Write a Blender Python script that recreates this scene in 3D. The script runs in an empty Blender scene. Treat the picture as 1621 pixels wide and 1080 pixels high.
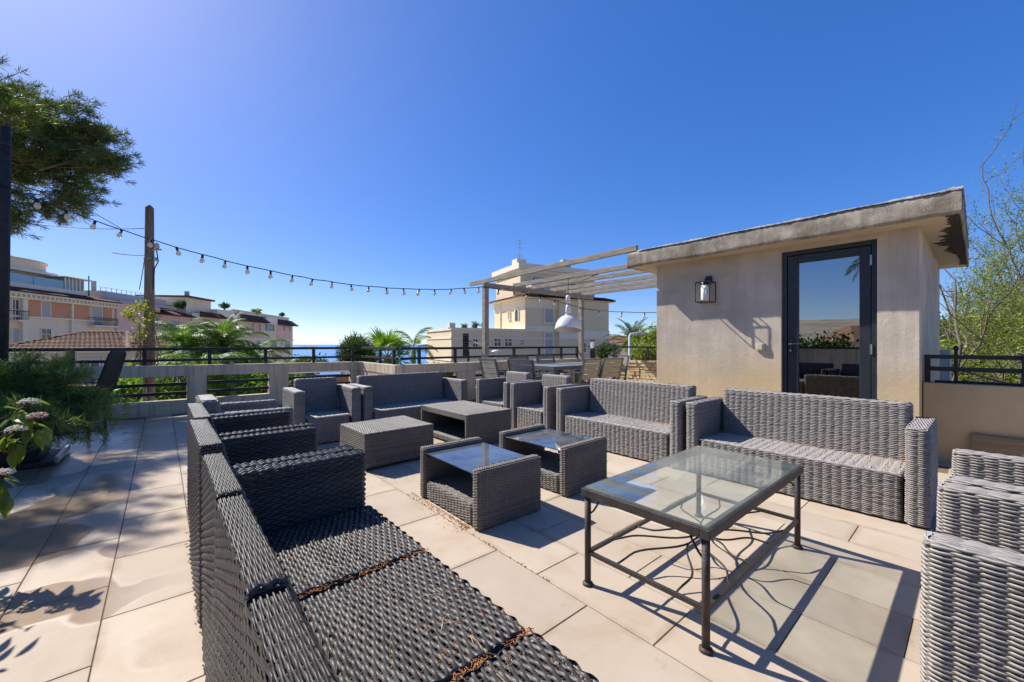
import bpy, math, random
import numpy as np
from mathutils import Vector, Matrix

scene = bpy.context.scene
COL = scene.collection
PI = math.pi
R = math.radians

# ---------------------------------------------------------------- camera
YAW = math.atan2(555, 640)
CA, SA = math.cos(YAW), math.sin(YAW)
EYE = 1.1
cam_data = bpy.data.cameras.new('camera')
cam = bpy.data.objects.new('camera', cam_data)
COL.objects.link(cam)
cam.location = (0, 0, EYE)
cam.rotation_euler = (PI / 2, 0, -YAW)
cam_data.sensor_width = 36
cam_data.lens = 36 * 640 / 1621
cam_data.shift_y = 5 / 1621
cam_data.clip_start = 0.05
cam_data.clip_end = 60000
scene.camera = cam

# ---------------------------------------------------------------- sky and sun
SUN_AZ, SUN_EL = R(-19), R(43)          # azimuth from +Y, clockwise positive
world = bpy.data.worlds.new('World')
scene.world = world
world.use_nodes = True
wn = world.node_tree.nodes
wl = world.node_tree.links
wn.clear()
sky = wn.new('ShaderNodeTexSky')
sky.sky_type = 'NISHITA'
sky.sun_disc = False
sky.sun_elevation = SUN_EL
sky.sun_rotation = SUN_AZ
sky.altitude = 40
sky.air_density = 0.7
sky.dust_density = 0.4
sky.ozone_density = 6.0
hs = wn.new('ShaderNodeHueSaturation')
hs.inputs['Saturation'].default_value = 1.58
hs.inputs['Hue'].default_value = 0.518
bg = wn.new('ShaderNodeBackground')
bg.inputs['Strength'].default_value = 0.15
wo = wn.new('ShaderNodeOutputWorld')
gm = wn.new('ShaderNodeGamma')
gm.inputs['Gamma'].default_value = 0.6
wl.new(sky.outputs[0], gm.inputs['Color'])
wl.new(gm.outputs[0], hs.inputs['Color'])
wl.new(hs.outputs[0], bg.inputs['Color'])
wl.new(bg.outputs[0], wo.inputs['Surface'])

sun_dir = Vector((math.sin(SUN_AZ) * math.cos(SUN_EL), math.cos(SUN_AZ) * math.cos(SUN_EL), math.sin(SUN_EL)))
sl = bpy.data.lights.new('sun', 'SUN')
sl.energy = 3.25
sl.angle = R(0.55)
sl.color = (1.0, 0.975, 0.935)
so = bpy.data.objects.new('sun', sl)
so.rotation_euler = sun_dir.to_track_quat('Z', 'Y').to_euler()
so.location = (-3, 9, 12)
COL.objects.link(so)

vs = scene.view_settings
vs.view_transform = 'Standard'
vs.look = 'None'
vs.exposure = 1.19
vs.gamma = 1.0
vs.use_curve_mapping = False
scene.cycles.max_bounces = 8
scene.cycles.transparent_max_bounces = 24
scene.cycles.use_denoising = True

# ---------------------------------------------------------------- plan helpers
def rd(r, d, z=0.0):
    """metres to the right of / ahead of the camera's line of sight -> world"""
    return Vector((r * CA + d * SA, -r * SA + d * CA, z))

# ---------------------------------------------------------------- mesh builder
class MB:
    def __init__(self):
        self.v, self.q, self.t, self.n = [], [], [], 0
        self.qm, self.tm = [], []

    def add(self, v, q=None, t=None, m=0):
        v = np.asarray(v, dtype=np.float64).reshape(-1, 3)
        if q is not None and len(q):
            q = np.asarray(q, dtype=np.int64).reshape(-1, 4)
            self.q.append(q + self.n); self.qm.append(np.full(len(q), m))
        if t is not None and len(t):
            t = np.asarray(t, dtype=np.int64).reshape(-1, 3)
            self.t.append(t + self.n); self.tm.append(np.full(len(t), m))
        self.v.append(v)
        self.n += len(v)
        return self

    def box(self, x0, x1, y0, y1, z0, z1, m=0):
        v = [(x0, y0, z0), (x1, y0, z0), (x1, y1, z0), (x0, y1, z0),
             (x0, y0, z1), (x1, y0, z1), (x1, y1, z1), (x0, y1, z1)]
        return self.add(v, BOXQ, m=m)

    def hexa(self, v, m=0):
        return self.add(v, BOXQ, m=m)

    def bar(self, a, b, w, h, up=(0, 0, 1), m=0):
        a, b, up = Vector(a), Vector(b), Vector(up)
        d = (b - a).normalized()
        s = d.cross(up)
        if s.length < 1e-4:
            s = d.cross(Vector((1, 0, 0)))
        s.normalize()
        u = s.cross(d).normalized()
        s *= w / 2; u *= h / 2
        v = [a - s - u, b - s - u, b + s - u, a + s - u, a - s + u, b - s + u, b + s + u, a + s + u]
        v = [v[0], v[3], v[2], v[1], v[4], v[7], v[6], v[5]]
        return self.add([tuple(p) for p in v], BOXQ, m=m)

    def tube(self, pts, rad, n=8, m=0, cap=True):
        P = np.asarray([tuple(p) for p in pts], dtype=float)
        k = len(P)
        rad = np.full(k, rad) if np.isscalar(rad) else np.asarray(rad, float)
        T = np.gradient(P, axis=0)
        T /= np.linalg.norm(T, axis=1)[:, None] + 1e-12
        ref = np.array([0, 0, 1.0]) if abs(T[0][2]) < .9 else np.array([1.0, 0, 0])
        a = np.linspace(0, 2 * PI, n, endpoint=False)
        V = np.zeros((k, n, 3))
        s = np.cross(T[0], ref); s /= np.linalg.norm(s)
        for i in range(k):
            s = s - T[i] * s.dot(T[i]); s /= np.linalg.norm(s) + 1e-12
            u = np.cross(s, T[i])
            V[i] = P[i] + rad[i] * (np.cos(a)[:, None] * s + np.sin(a)[:, None] * u)
        q = []
        for i in range(k - 1):
            for j in range(n):
                q.append((i * n + j, i * n + (j + 1) % n, (i + 1) * n + (j + 1) % n, (i + 1) * n + j))
        v = V.reshape(-1, 3)
        t = []
        if cap:
            v = np.vstack([v, P[0], P[-1]])
            for j in range(n):
                t.append((k * n, (j + 1) % n, j))
                t.append((k * n + 1, (k - 1) * n + j, (k - 1) * n + (j + 1) % n))
        return self.add(v, q, t, m=m)

    def lathe(self, prof, n=16, c=(0, 0, 0), m=0, a0=0.0, a1=2 * PI):
        k = len(prof)
        full = abs(a1 - a0 - 2 * PI) < 1e-6
        a = np.linspace(a0, a1, n, endpoint=not full)
        v = []
        for (r, z) in prof:
            for x in a:
                v.append((c[0] + r * math.cos(x), c[1] + r * math.sin(x), c[2] + z))
        q = []
        nn = n if full else n - 1
        for i in range(k - 1):
            for j in range(nn):
                q.append((i * n + j, i * n + (j + 1) % n, (i + 1) * n + (j + 1) % n, (i + 1) * n + j))
        return self.add(v, q, m=m)

    def poly(self, pts, z0, z1, m=0):
        """extruded polygon (convex or star shaped about its mean)"""
        k = len(pts)
        cx = sum(p[0] for p in pts) / k; cy = sum(p[1] for p in pts) / k
        v = [(p[0], p[1], z0) for p in pts] + [(p[0], p[1], z1) for p in pts] + [(cx, cy, z0), (cx, cy, z1)]
        q = [(i, (i + 1) % k, k + (i + 1) % k, k + i) for i in range(k)]
        t = [(2 * k, (i + 1) % k, i) for i in range(k)] + [(2 * k + 1, k + i, k + (i + 1) % k) for i in range(k)]
        return self.add(v, q, t, m=m)

    def sphere(self, c, r, n=8, k=5, s=(1, 1, 1), m=0):
        v = [(c[0], c[1], c[2] - r * s[2])]
        for i in range(1, k):
            ph = -PI / 2 + PI * i / k
            for j in range(n):
                a = 2 * PI * j / n
                v.append((c[0] + r * s[0] * math.cos(ph) * math.cos(a), c[1] + r * s[1] * math.cos(ph) * math.sin(a), c[2] + r * s[2] * math.sin(ph)))
        v.append((c[0], c[1], c[2] + r * s[2]))
        q, t = [], []
        for j in range(n):
            t.append((0, 1 + (j + 1) % n, 1 + j))
            t.append((len(v) - 1, 1 + (k - 2) * n + j, 1 + (k - 2) * n + (j + 1) % n))
            for i in range(k - 2):
                q.append((1 + i * n + j, 1 + i * n + (j + 1) % n, 1 + (i + 1) * n + (j + 1) % n, 1 + (i + 1) * n + j))
        return self.add(v, q, t, m=m)

    def verts(self):
        return np.vstack(self.v)

    def warp(self, f):
        """apply f(N x 3)->N x 3 to everything so far"""
        self.v = [f(np.vstack(self.v))]
        return self

    def mesh(self, name, mats, smooth=False):
        me = bpy.data.meshes.new(name)
        V = np.vstack(self.v) if self.v else np.zeros((0, 3))
        Q = np.vstack(self.q) if self.q else np.zeros((0, 4), int)
        T = np.vstack(self.t) if self.t else np.zeros((0, 3), int)
        me.vertices.add(len(V))
        me.vertices.foreach_set('co', V.astype(np.float32).ravel())
        nl = Q.size + T.size
        me.loops.add(nl)
        me.loops.foreach_set('vertex_index', np.concatenate([Q.ravel(), T.ravel()]).astype(np.int32))
        npoly = len(Q) + len(T)
        me.polygons.add(npoly)
        st = np.concatenate([np.arange(len(Q)) * 4, Q.size + np.arange(len(T)) * 3]).astype(np.int32)
        me.polygons.foreach_set('loop_start', st)
        if not isinstance(mats, (list, tuple)):
            mats = [mats]
        for m in mats:
            me.materials.append(m)
        if len(mats) > 1:
            mi = np.concatenate([np.concatenate(self.qm) if self.qm else np.zeros(0), np.concatenate(self.tm) if self.tm else np.zeros(0)])
            me.polygons.foreach_set('material_index', mi.astype(np.int32))
        me.update(calc_edges=True)
        me.polygons.foreach_set('use_smooth', np.full(npoly, bool(smooth)))
        me.update()
        return me

    def build(self, name, mats, parent=None, smooth=False, bevel=0.0, loc=None):
        ob = bpy.data.objects.new(name, self.mesh(name, mats, smooth))
        COL.objects.link(ob)
        if parent is not None:
            ob.parent = parent
        if loc is not None:
            ob.location = loc
        if bevel:
            b = ob.modifiers.new('bevel', 'BEVEL')
            b.width = bevel; b.segments = 2; b.limit_method = 'ANGLE'; b.angle_limit = R(40)
        return ob

BOXQ = [(0, 3, 2, 1), (4, 5, 6, 7), (0, 1, 5, 4), (1, 2, 6, 5), (2, 3, 7, 6), (3, 0, 4, 7)]

def tag(o, label=None, cat=None, group=None, kind=None):
    if label: o['label'] = label
    if cat: o['category'] = cat
    if group: o['group'] = group
    if kind: o['kind'] = kind
    return o

def thing(name, label, cat, loc=(0, 0, 0), rz=0.0, group=None):
    o = bpy.data.objects.new(name, None)
    o.empty_display_size = 0.2
    COL.objects.link(o)
    o.location = loc
    o.rotation_euler = (0, 0, rz)
    return tag(o, label, cat, group)

def link(name, me, parent=None, loc=(0, 0, 0), rot=(0, 0, 0), scale=(1, 1, 1)):
    o = bpy.data.objects.new(name, me)
    COL.objects.link(o)
    o.parent = parent
    o.location = loc; o.rotation_euler = rot; o.scale = scale
    return o

def dup(root, loc, rz, label, group=None):
    def cp(o, par):
        c = o.copy(); COL.objects.link(c)
        if par is not None:
            c.parent = par
        for ch in list(o.children):
            cp(ch, c)
        return c
    c = cp(root, None)
    c.location = loc; c.rotation_euler = (0, 0, rz)
    return tag(c, label, None, group)

# ---------------------------------------------------------------- materials
def new_mat(name):
    m = bpy.data.materials.new(name)
    m.use_nodes = True
    nt = m.node_tree
    nt.nodes.clear()
    out = nt.nodes.new('ShaderNodeOutputMaterial')
    return m, nt, out

def nd(nt, typ, **kw):
    n = nt.nodes.new(typ)
    for k, v in kw.items():
        if k in n.inputs.keys():
            n.inputs[k].default_value = v
        else:
            setattr(n, k, v)
    return n

def ramp(nt, fac, stops):
    r = nt.nodes.new('ShaderNodeValToRGB')
    e = r.color_ramp.elements
    while len(e) < len(stops):
        e.new(0.5)
    for el, (p, c) in zip(e, stops):
        el.position = p
        el.color = (*c, 1) if len(c) == 3 else c
    nt.links.new(fac, r.inputs['Fac'])
    return r

def coords(nt, src='pos', scale=(1, 1, 1)):
    if src == 'pos':
        g = nt.nodes.new('ShaderNodeNewGeometry'); o = g.outputs['Position']
    else:
        g = nt.nodes.new('ShaderNodeTexCoord'); o = g.outputs['Object']
    mp = nt.nodes.new('ShaderNodeMapping')
    mp.inputs['Scale'].default_value = scale
    nt.links.new(o, mp.inputs['Vector'])
    return mp.outputs[0]

def noise(nt, vec, scale, detail=4, rough=0.55, dist=0.0):
    n = nt.nodes.new('ShaderNodeTexNoise')
    n.inputs['Scale'].default_value = scale
    n.inputs['Detail'].default_value = detail
    n.inputs['Roughness'].default_value = rough
    n.inputs['Distortion'].default_value = dist
    nt.links.new(vec, n.inputs['Vector'])
    return n.outputs['Fac']

def mixc(nt, fac, a, b, mode='MIX'):
    m = nt.nodes.new('ShaderNodeMix')
    m.data_type = 'RGBA'; m.blend_type = mode
    for sock, val in ((m.inputs['Factor'], fac), (m.inputs['A'], a), (m.inputs['B'], b)):
        pass
    ins = {'f': m.inputs[0], 'a': m.inputs[6], 'b': m.inputs[7]}
    for k, val in (('f', fac), ('a', a), ('b', b)):
        if hasattr(val, 'is_output') or isinstance(val, bpy.types.NodeSocket):
            nt.links.new(val, ins[k])
        elif isinstance(val, (int, float)):
            ins[k].default_value = val
        else:
            ins[k].default_value = (*val, 1)
    return m.outputs[2]

def mathn(nt, op, a, b=None, clamp=False):
    m = nt.nodes.new('ShaderNodeMath')
    m.operation = op; m.use_clamp = clamp
    for i, val in enumerate((a, b)):
        if val is None: continue
        if isinstance(val, bpy.types.NodeSocket): nt.links.new(val, m.inputs[i])
        else: m.inputs[i].default_value = val
    return m.outputs[0]

def bump(nt, h, strength, dist=0.01):
    b = nt.nodes.new('ShaderNodeBump')
    b.inputs['Strength'].default_value = strength
    b.inputs['Distance'].default_value = dist
    nt.links.new(h, b.inputs['Height'])
    return b.outputs[0]

def principled(nt, out, color, rough=0.6, metal=0.0, normal=None, spec=0.4):
    p = nt.nodes.new('ShaderNodeBsdfPrincipled')
    for k, val in (('Base Color', color), ('Roughness', rough), ('Metallic', metal), ('Specular IOR Level', spec)):
        if isinstance(val, bpy.types.NodeSocket): nt.links.new(val, p.inputs[k])
        elif isinstance(val, (int, float)): p.inputs[k].default_value = val
        else: p.inputs[k].default_value = (*val, 1)
    if normal is not None: nt.links.new(normal, p.inputs['Normal'])
    nt.links.new(p.outputs[0], out.inputs['Surface'])
    return p

def m_plain(name, c1, c2=None, scale=4.0, rough=0.6, metal=0.0, bs=0.0, bscale=60.0, src='pos', stretch=(1, 1, 1), detail=5, spec=0.4, island=0.0):
    """two-tone noise material with optional fine relief"""
    m, nt, out = new_mat(name)
    v = coords(nt, src, stretch)
    if c2 is None:
        c2 = tuple(x * 0.8 for x in c1)
    f = noise(nt, v, scale, detail, 0.6)
    col = ramp(nt, f, [(0.3, c1), (0.72, c2)]).outputs[0]
    if island:
        g = nt.nodes.new('ShaderNodeNewGeometry')
        s = mathn(nt, 'MULTIPLY_ADD', g.outputs['Random Per Island'], island)
        nt.nodes[-1].inputs[2].default_value = 1 - island / 2
        col = mixc(nt, 1.0, col, s, 'MULTIPLY')
    nrm = None
    if bs:
        nrm = bump(nt, noise(nt, coords(nt, src, (1, 1, 1)), bscale, 4, 0.6), bs, 0.01)
    principled(nt, out, col, rough, metal, nrm, spec)
    return m

def m_leaf(name, c1, c2, trans=0.35, rough=0.5, scale=1.2, island=0.5, spec=0.35):
    m, nt, out = new_mat(name)
    f = noise(nt, coords(nt), scale, 3, 0.6)
    g = nt.nodes.new('ShaderNodeNewGeometry')
    f2 = mathn(nt, 'ADD', mathn(nt, 'MULTIPLY', f, 1 - island), mathn(nt, 'MULTIPLY', g.outputs['Random Per Island'], island))
    col = ramp(nt, f2, [(0.25, c1), (0.75, c2)]).outputs[0]
    p = nt.nodes.new('ShaderNodeBsdfPrincipled')
    nt.links.new(col, p.inputs['Base Color'])
    p.inputs['Roughness'].default_value = rough
    p.inputs['Specular IOR Level'].default_value = spec
    tr = nt.nodes.new('ShaderNodeBsdfTranslucent')
    tc = mixc(nt, 1.0, col, (1.25, 1.35, 0.55), 'MULTIPLY')
    nt.links.new(tc, tr.inputs['Color'])
    ms = nt.nodes.new('ShaderNodeMixShader')
    ms.inputs[0].default_value = trans
    nt.links.new(p.outputs[0], ms.inputs[1]); nt.links.new(tr.outputs[0], ms.inputs[2])
    nt.links.new(ms.outputs[0], out.inputs['Surface'])
    return m

def m_glass(name, tint=(0.85, 0.92, 0.88), ior=1.5, refl=None, dust_sheen=0.0, dust_sheen_col=(0.6, 0.6, 0.55), rough=0.02, dscale=6.0):
    """thin sheet: tinted transparency + mirror + optional dust film"""
    m, nt, out = new_mat(name)
    tr = nd(nt, 'ShaderNodeBsdfTransparent'); tr.inputs[0].default_value = (*tint, 1)
    gl = nd(nt, 'ShaderNodeBsdfGlossy'); gl.inputs['Roughness'].default_value = rough
    gl.inputs['Color'].default_value = (1, 1, 1, 1)
    ms = nt.nodes.new('ShaderNodeMixShader')
    if refl is None:
        fr = nd(nt, 'ShaderNodeFresnel')
        gb = nt.nodes.new('ShaderNodeNewGeometry')
        io = mathn(nt, 'MULTIPLY_ADD', gb.outputs['Backfacing'], 1 / ior - ior); nt.nodes[-1].inputs[2].default_value = ior
        nt.links.new(io, fr.inputs['IOR'])
        nt.links.new(fr.outputs[0], ms.inputs[0])
    else:
        ms.inputs[0].default_value = refl
    nt.links.new(tr.outputs[0], ms.inputs[1]); nt.links.new(gl.outputs[0], ms.inputs[2])
    last = ms
    if dust_sheen:
        df = nd(nt, 'ShaderNodeBsdfDiffuse'); df.inputs['Color'].default_value = (*dust_sheen_col, 1)
        f = ramp(nt, noise(nt, coords(nt), dscale, 6, 0.65, 0.6), [(0.35, (dust_sheen * .25,) * 3), (0.7, (dust_sheen,) * 3)]).outputs[0]
        m2 = nt.nodes.new('ShaderNodeMixShader')
        nt.links.new(f, m2.inputs[0])
        nt.links.new(last.outputs[0], m2.inputs[1]); nt.links.new(df.outputs[0], m2.inputs[2])
        last = m2
    nt.links.new(last.outputs[0], out.inputs['Surface'])
    return m

M = {}
def m_stucco(name, base, dark, warm, scale=2.2, bs=0.5, bscale=140, warm_z=None):
    m, nt, out = new_mat(name)
    v = coords(nt)
    f = noise(nt, v, scale, 6, 0.62)
    col = ramp(nt, f, [(0.32, base), (0.7, dark)]).outputs[0]
    # vertical run marks
    st = noise(nt, coords(nt, 'pos', (7, 7, 0.5)), 1.6, 4, 0.6)
    col = mixc(nt, ramp(nt, st, [(0.48, (0, 0, 0)), (0.72, (0.6,) * 3)]).outputs[0], col, dark)
    if warm_z is not None:
        # ochre ground-splash stain low on the wall, with an uneven edge
        sp = nt.nodes.new('ShaderNodeSeparateXYZ')
        g = nt.nodes.new('ShaderNodeNewGeometry')
        nt.links.new(g.outputs['Position'], sp.inputs[0])
        zz = mathn(nt, 'MULTIPLY', mathn(nt, 'ADD', sp.outputs[2], mathn(nt, 'MULTIPLY', noise(nt, v, 1.5, 5, 0.65), 0.9)), 0.45)
        wf = ramp(nt, zz, [((warm_z + .45) * .45, (0.6,) * 3), ((warm_z + .95) * .45, (0, 0, 0))]).outputs[0]
        col = mixc(nt, wf, col, warm)
    fine = noise(nt, coords(nt, 'pos', (1, 1, 0.8)), 45, 6, 0.75)
    col = mixc(nt, ramp(nt, fine, [(0.56, (0, 0, 0)), (0.74, (0.4,) * 3)]).outputs[0], col, dark)
    hgt = mathn(nt, 'ADD', noise(nt, v, bscale, 3, 0.7), mathn(nt, 'MULTIPLY', noise(nt, v, bscale * .22, 3, 0.6), 0.7))
    nrm = bump(nt, hgt, bs, 0.006)
    principled(nt, out, col, 0.88, 0, nrm, 0.2)
    return m
# ---------------------------------------------------------------- shared materials
def m_tile():
    m, nt, out = new_mat('limestone_tile')
    v = coords(nt)
    oi = nt.nodes.new('ShaderNodeObjectInfo')
    f = noise(nt, v, 2.4, 6, 0.62, 0.4)
    col = ramp(nt, f, [(0.3, (0.505, 0.41, 0.305)), (0.55, (0.465, 0.365, 0.262)), (0.8, (0.37, 0.27, 0.17))]).outputs[0]
    tone = mathn(nt, 'MULTIPLY_ADD', oi.outputs['Random'], 0.20); nt.nodes[-1].inputs[2].default_value = 0.90
    col = mixc(nt, 1.0, col, tone, 'MULTIPLY')
    # pale limey grain
    gr = noise(nt, v, 38, 5, 0.7)
    col = mixc(nt, ramp(nt, gr, [(0.55, (0, 0, 0)), (0.8, (0.35,) * 3)]).outputs[0], col, (0.50, 0.43, 0.35))
    # rust-brown dirt specks and smears
    sp = noise(nt, v, 9, 7, 0.7)
    col = mixc(nt, ramp(nt, sp, [(0.62, (0, 0, 0)), (0.78, (0.4,) * 3)]).outputs[0], col, (0.30, 0.19, 0.10))
    # dirt gathered along tile edges
    tc = nt.nodes.new('ShaderNodeTexCoord')
    so_ = nt.nodes.new('ShaderNodeSeparateXYZ')
    nt.links.new(tc.outputs['Object'], so_.inputs[0])
    ex = mathn(nt, 'DIVIDE', mathn(nt, 'ABSOLUTE', so_.outputs[0]), 0.151)
    ey = mathn(nt, 'ADD', mathn(nt, 'DIVIDE', mathn(nt, 'ABSOLUTE', so_.outputs[1]), 0.151), -0.9868)
    em = mathn(nt, 'MULTIPLY', mathn(nt, 'MAXIMUM', ex, ey), 0.9)
    ef = ramp(nt, em, [(0.70, (0, 0, 0)), (0.89, (1, 1, 1)), (0.93, (0, 0, 0))]).outputs[0]
    en = ramp(nt, noise(nt, v, 3.3, 6, 0.7), [(0.45, (0, 0, 0)), (0.72, (0.75,) * 3)]).outputs[0]
    col = mixc(nt, mathn(nt, 'MULTIPLY', ef, en), col, (0.27, 0.185, 0.10))
    # damp patches on the walkway behind the left row of seats
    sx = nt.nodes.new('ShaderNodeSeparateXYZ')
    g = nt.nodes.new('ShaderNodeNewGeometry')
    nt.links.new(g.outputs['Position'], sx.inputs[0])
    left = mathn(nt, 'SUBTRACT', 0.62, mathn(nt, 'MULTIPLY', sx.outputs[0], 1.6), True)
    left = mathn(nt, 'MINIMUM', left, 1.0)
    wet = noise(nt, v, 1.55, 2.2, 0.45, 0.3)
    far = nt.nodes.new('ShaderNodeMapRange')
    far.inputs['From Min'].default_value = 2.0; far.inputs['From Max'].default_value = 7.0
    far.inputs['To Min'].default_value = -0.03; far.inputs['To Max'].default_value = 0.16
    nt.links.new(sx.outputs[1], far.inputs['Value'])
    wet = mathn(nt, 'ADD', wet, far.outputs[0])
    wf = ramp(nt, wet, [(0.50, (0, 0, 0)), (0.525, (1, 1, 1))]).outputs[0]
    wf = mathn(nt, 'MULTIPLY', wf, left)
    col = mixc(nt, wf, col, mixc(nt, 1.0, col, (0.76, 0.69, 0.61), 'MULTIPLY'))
    rg = nt.nodes.new('ShaderNodeMapRange')
    rg.inputs['To Min'].default_value = 0.68; rg.inputs['To Max'].default_value = 0.13
    nt.links.new(wf, rg.inputs['Value'])
    rr = mathn(nt, 'ADD', rg.outputs[0], mathn(nt, 'MULTIPLY', gr, 0.12))
    nrm = bump(nt, mathn(nt, 'ADD', noise(nt, v, 70, 4, 0.7), mathn(nt, 'MULTIPLY', f, 2.0)), 0.10, 0.004)
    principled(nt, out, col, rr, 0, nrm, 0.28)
    return m

M['tile'] = m_tile()
M['grout'] = m_plain('tile_joint', (0.13, 0.10, 0.07), (0.20, 0.14, 0.085), 12, 0.95)
M['wall'] = m_stucco('hut_stucco', (0.69, 0.58, 0.435), (0.44, 0.365, 0.28), (0.66, 0.46, 0.21), 1.9, 0.55, 120, 0.62)
M['soffit'] = m_stucco('soffit_paint', (0.60, 0.51, 0.36), (0.52, 0.43, 0.30), (0.5, 0.4, 0.3), 2.5, 0.15, 60)
M['fascia'] = m_stucco('fascia_render', (0.50, 0.43, 0.33), (0.17, 0.13, 0.085), (0.2, 0.2, 0.2), 5.0, 0.7, 80)
def m_parapet():
    m, nt, out = new_mat('parapet_concrete')
    v = coords(nt)
    f = noise(nt, v, 2.5, 6, 0.6)
    col = ramp(nt, f, [(0.3, (0.64, 0.53, 0.37)), (0.75, (0.52, 0.42, 0.27))]).outputs[0]
    st = noise(nt, coords(nt, 'pos', (9, 9, 0.6)), 1.5, 4, 0.65)
    col = mixc(nt, ramp(nt, st, [(0.46, (0, 0, 0)), (0.68, (0.65,) * 3)]).outputs[0], col, (0.26, 0.22, 0.14))
    nrm = bump(nt, noise(nt, v, 90, 4, 0.7), 0.35, 0.006)
    principled(nt, out, col, 0.9, 0, nrm, 0.2)
    return m
M['parapet'] = m_parapet()
M['parapet_right'] = m_stucco('parapet_ochre_render', (0.54, 0.40, 0.225), (0.42, 0.31, 0.17), (0.54, 0.39, 0.19), 1.6, 0.4, 70, 0.15)
M['rail'] = m_plain('dark_rail_paint', (0.026, 0.025, 0.024), (0.045, 0.042, 0.038), 14, 0.6, 0, 0.1, 120, spec=.2)
M['black'] = m_plain('black_metal', (0.012, 0.012, 0.013), (0.022, 0.02, 0.02), 20, 0.4)
M['frame'] = m_plain('anthracite_door_paint', (0.020, 0.024, 0.027), (0.03, 0.034, 0.038), 8, 0.38)
M['steel'] = m_plain('brushed_steel', (0.45, 0.45, 0.45), (0.35, 0.34, 0.33), 20, 0.3, 1.0)
M['rust'] = m_plain('weathered_table_steel', (0.085, 0.068, 0.055), (0.045, 0.036, 0.03), 18, 0.5, 0.35, 0.4, 160)
M['wood_grey'] = m_plain('weathered_timber', (0.42, 0.355, 0.275), (0.22, 0.175, 0.13), 5, 0.85, 0, 0.5, 50, stretch=(5, 1.0, 5))
M['wood_board'] = m_plain('plywood_board', (0.30, 0.20, 0.10), (0.19, 0.115, 0.05), 3, 0.7, 0, 0.3, 40, stretch=(2, 0.6, 14))
M['white_paint'] = m_plain('white_enamel', (0.74, 0.73, 0.70), (0.62, 0.60, 0.56), 6, 0.3)
M['concrete'] = m_plain('pale_concrete', (0.50, 0.46, 0.40), (0.38, 0.34, 0.29), 3, 0.9, 0, 0.3, 60)
M['membrane'] = m_plain('roof_membrane', (0.44, 0.42, 0.38), (0.22, 0.20, 0.17), 14, 0.7, 0, 0.5, 70)
M['cream_plastic'] = m_plain('cream_plastic', (0.66, 0.58, 0.36), None, 10, 0.4)

# ---------------------------------------------------------------- ground, sea, distant land
def build_ground():
    m, nt, out = new_mat('town_ground')
    v = coords(nt)
    f = noise(nt, v, 0.05, 6, 0.65)
    col = ramp(nt, f, [(0.3, (0.10, 0.11, 0.05)), (0.45, (0.30, 0.26, 0.19)), (0.62, (0.40, 0.34, 0.26)), (0.75, (0.12, 0.12, 0.06))]).outputs[0]
    principled(nt, out, col, 0.95, 0, bump(nt, noise(nt, v, 2.0, 5, 0.7), 0.6, 0.3), 0.1)
    # one sheet: level round the terrace, falling to the shore ahead, rising to hills behind and to the side
    xs = np.concatenate([np.linspace(-1500, -240, 10), np.linspace(-180, 200, 39), np.linspace(240, 1800, 14)])
    rr, dd = np.meshgrid(xs, xs, indexing='ij')
    az = np.degrees(np.arctan2(rr, dd))                 # 0 = ahead
    dist = np.hypot(rr, dd)
    seaward = np.clip(1 - np.abs(az + 12) / 58, 0, 1) ** 0.5
    t = np.clip((dist - 30) / 380, 0, 1)
    zs = -5.0 - 46 * t * (0.25 + 0.75 * seaward) * np.where(seaward > 0, 1, 0)
    hill = np.clip((np.abs(az + 12) - 58) / 40, 0, 1)
    zh = hill * (np.clip((dist - 60) / 500, 0, 1) * 34 + 2.5 * np.sin(rr / 47) * np.cos(dd / 61) * np.clip(dist / 200, 0, 1))
    z = np.where(seaward > 0, zs, -5.0 + zh)
    n = len(xs)
    P = np.stack([rr * CA + dd * SA, -rr * SA + dd * CA, z], -1).reshape(-1, 3)
    idx = np.arange(n * n).reshape(n, n)
    q = np.stack([idx[:-1, :-1], idx[1:, :-1], idx[1:, 1:], idx[:-1, 1:]], -1).reshape(-1, 4)
    return tag(MB().add(P, q).build('ground', m, smooth=True), 'sloping town ground below the roof terrace', 'ground', kind='structure')
build_ground()

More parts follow.
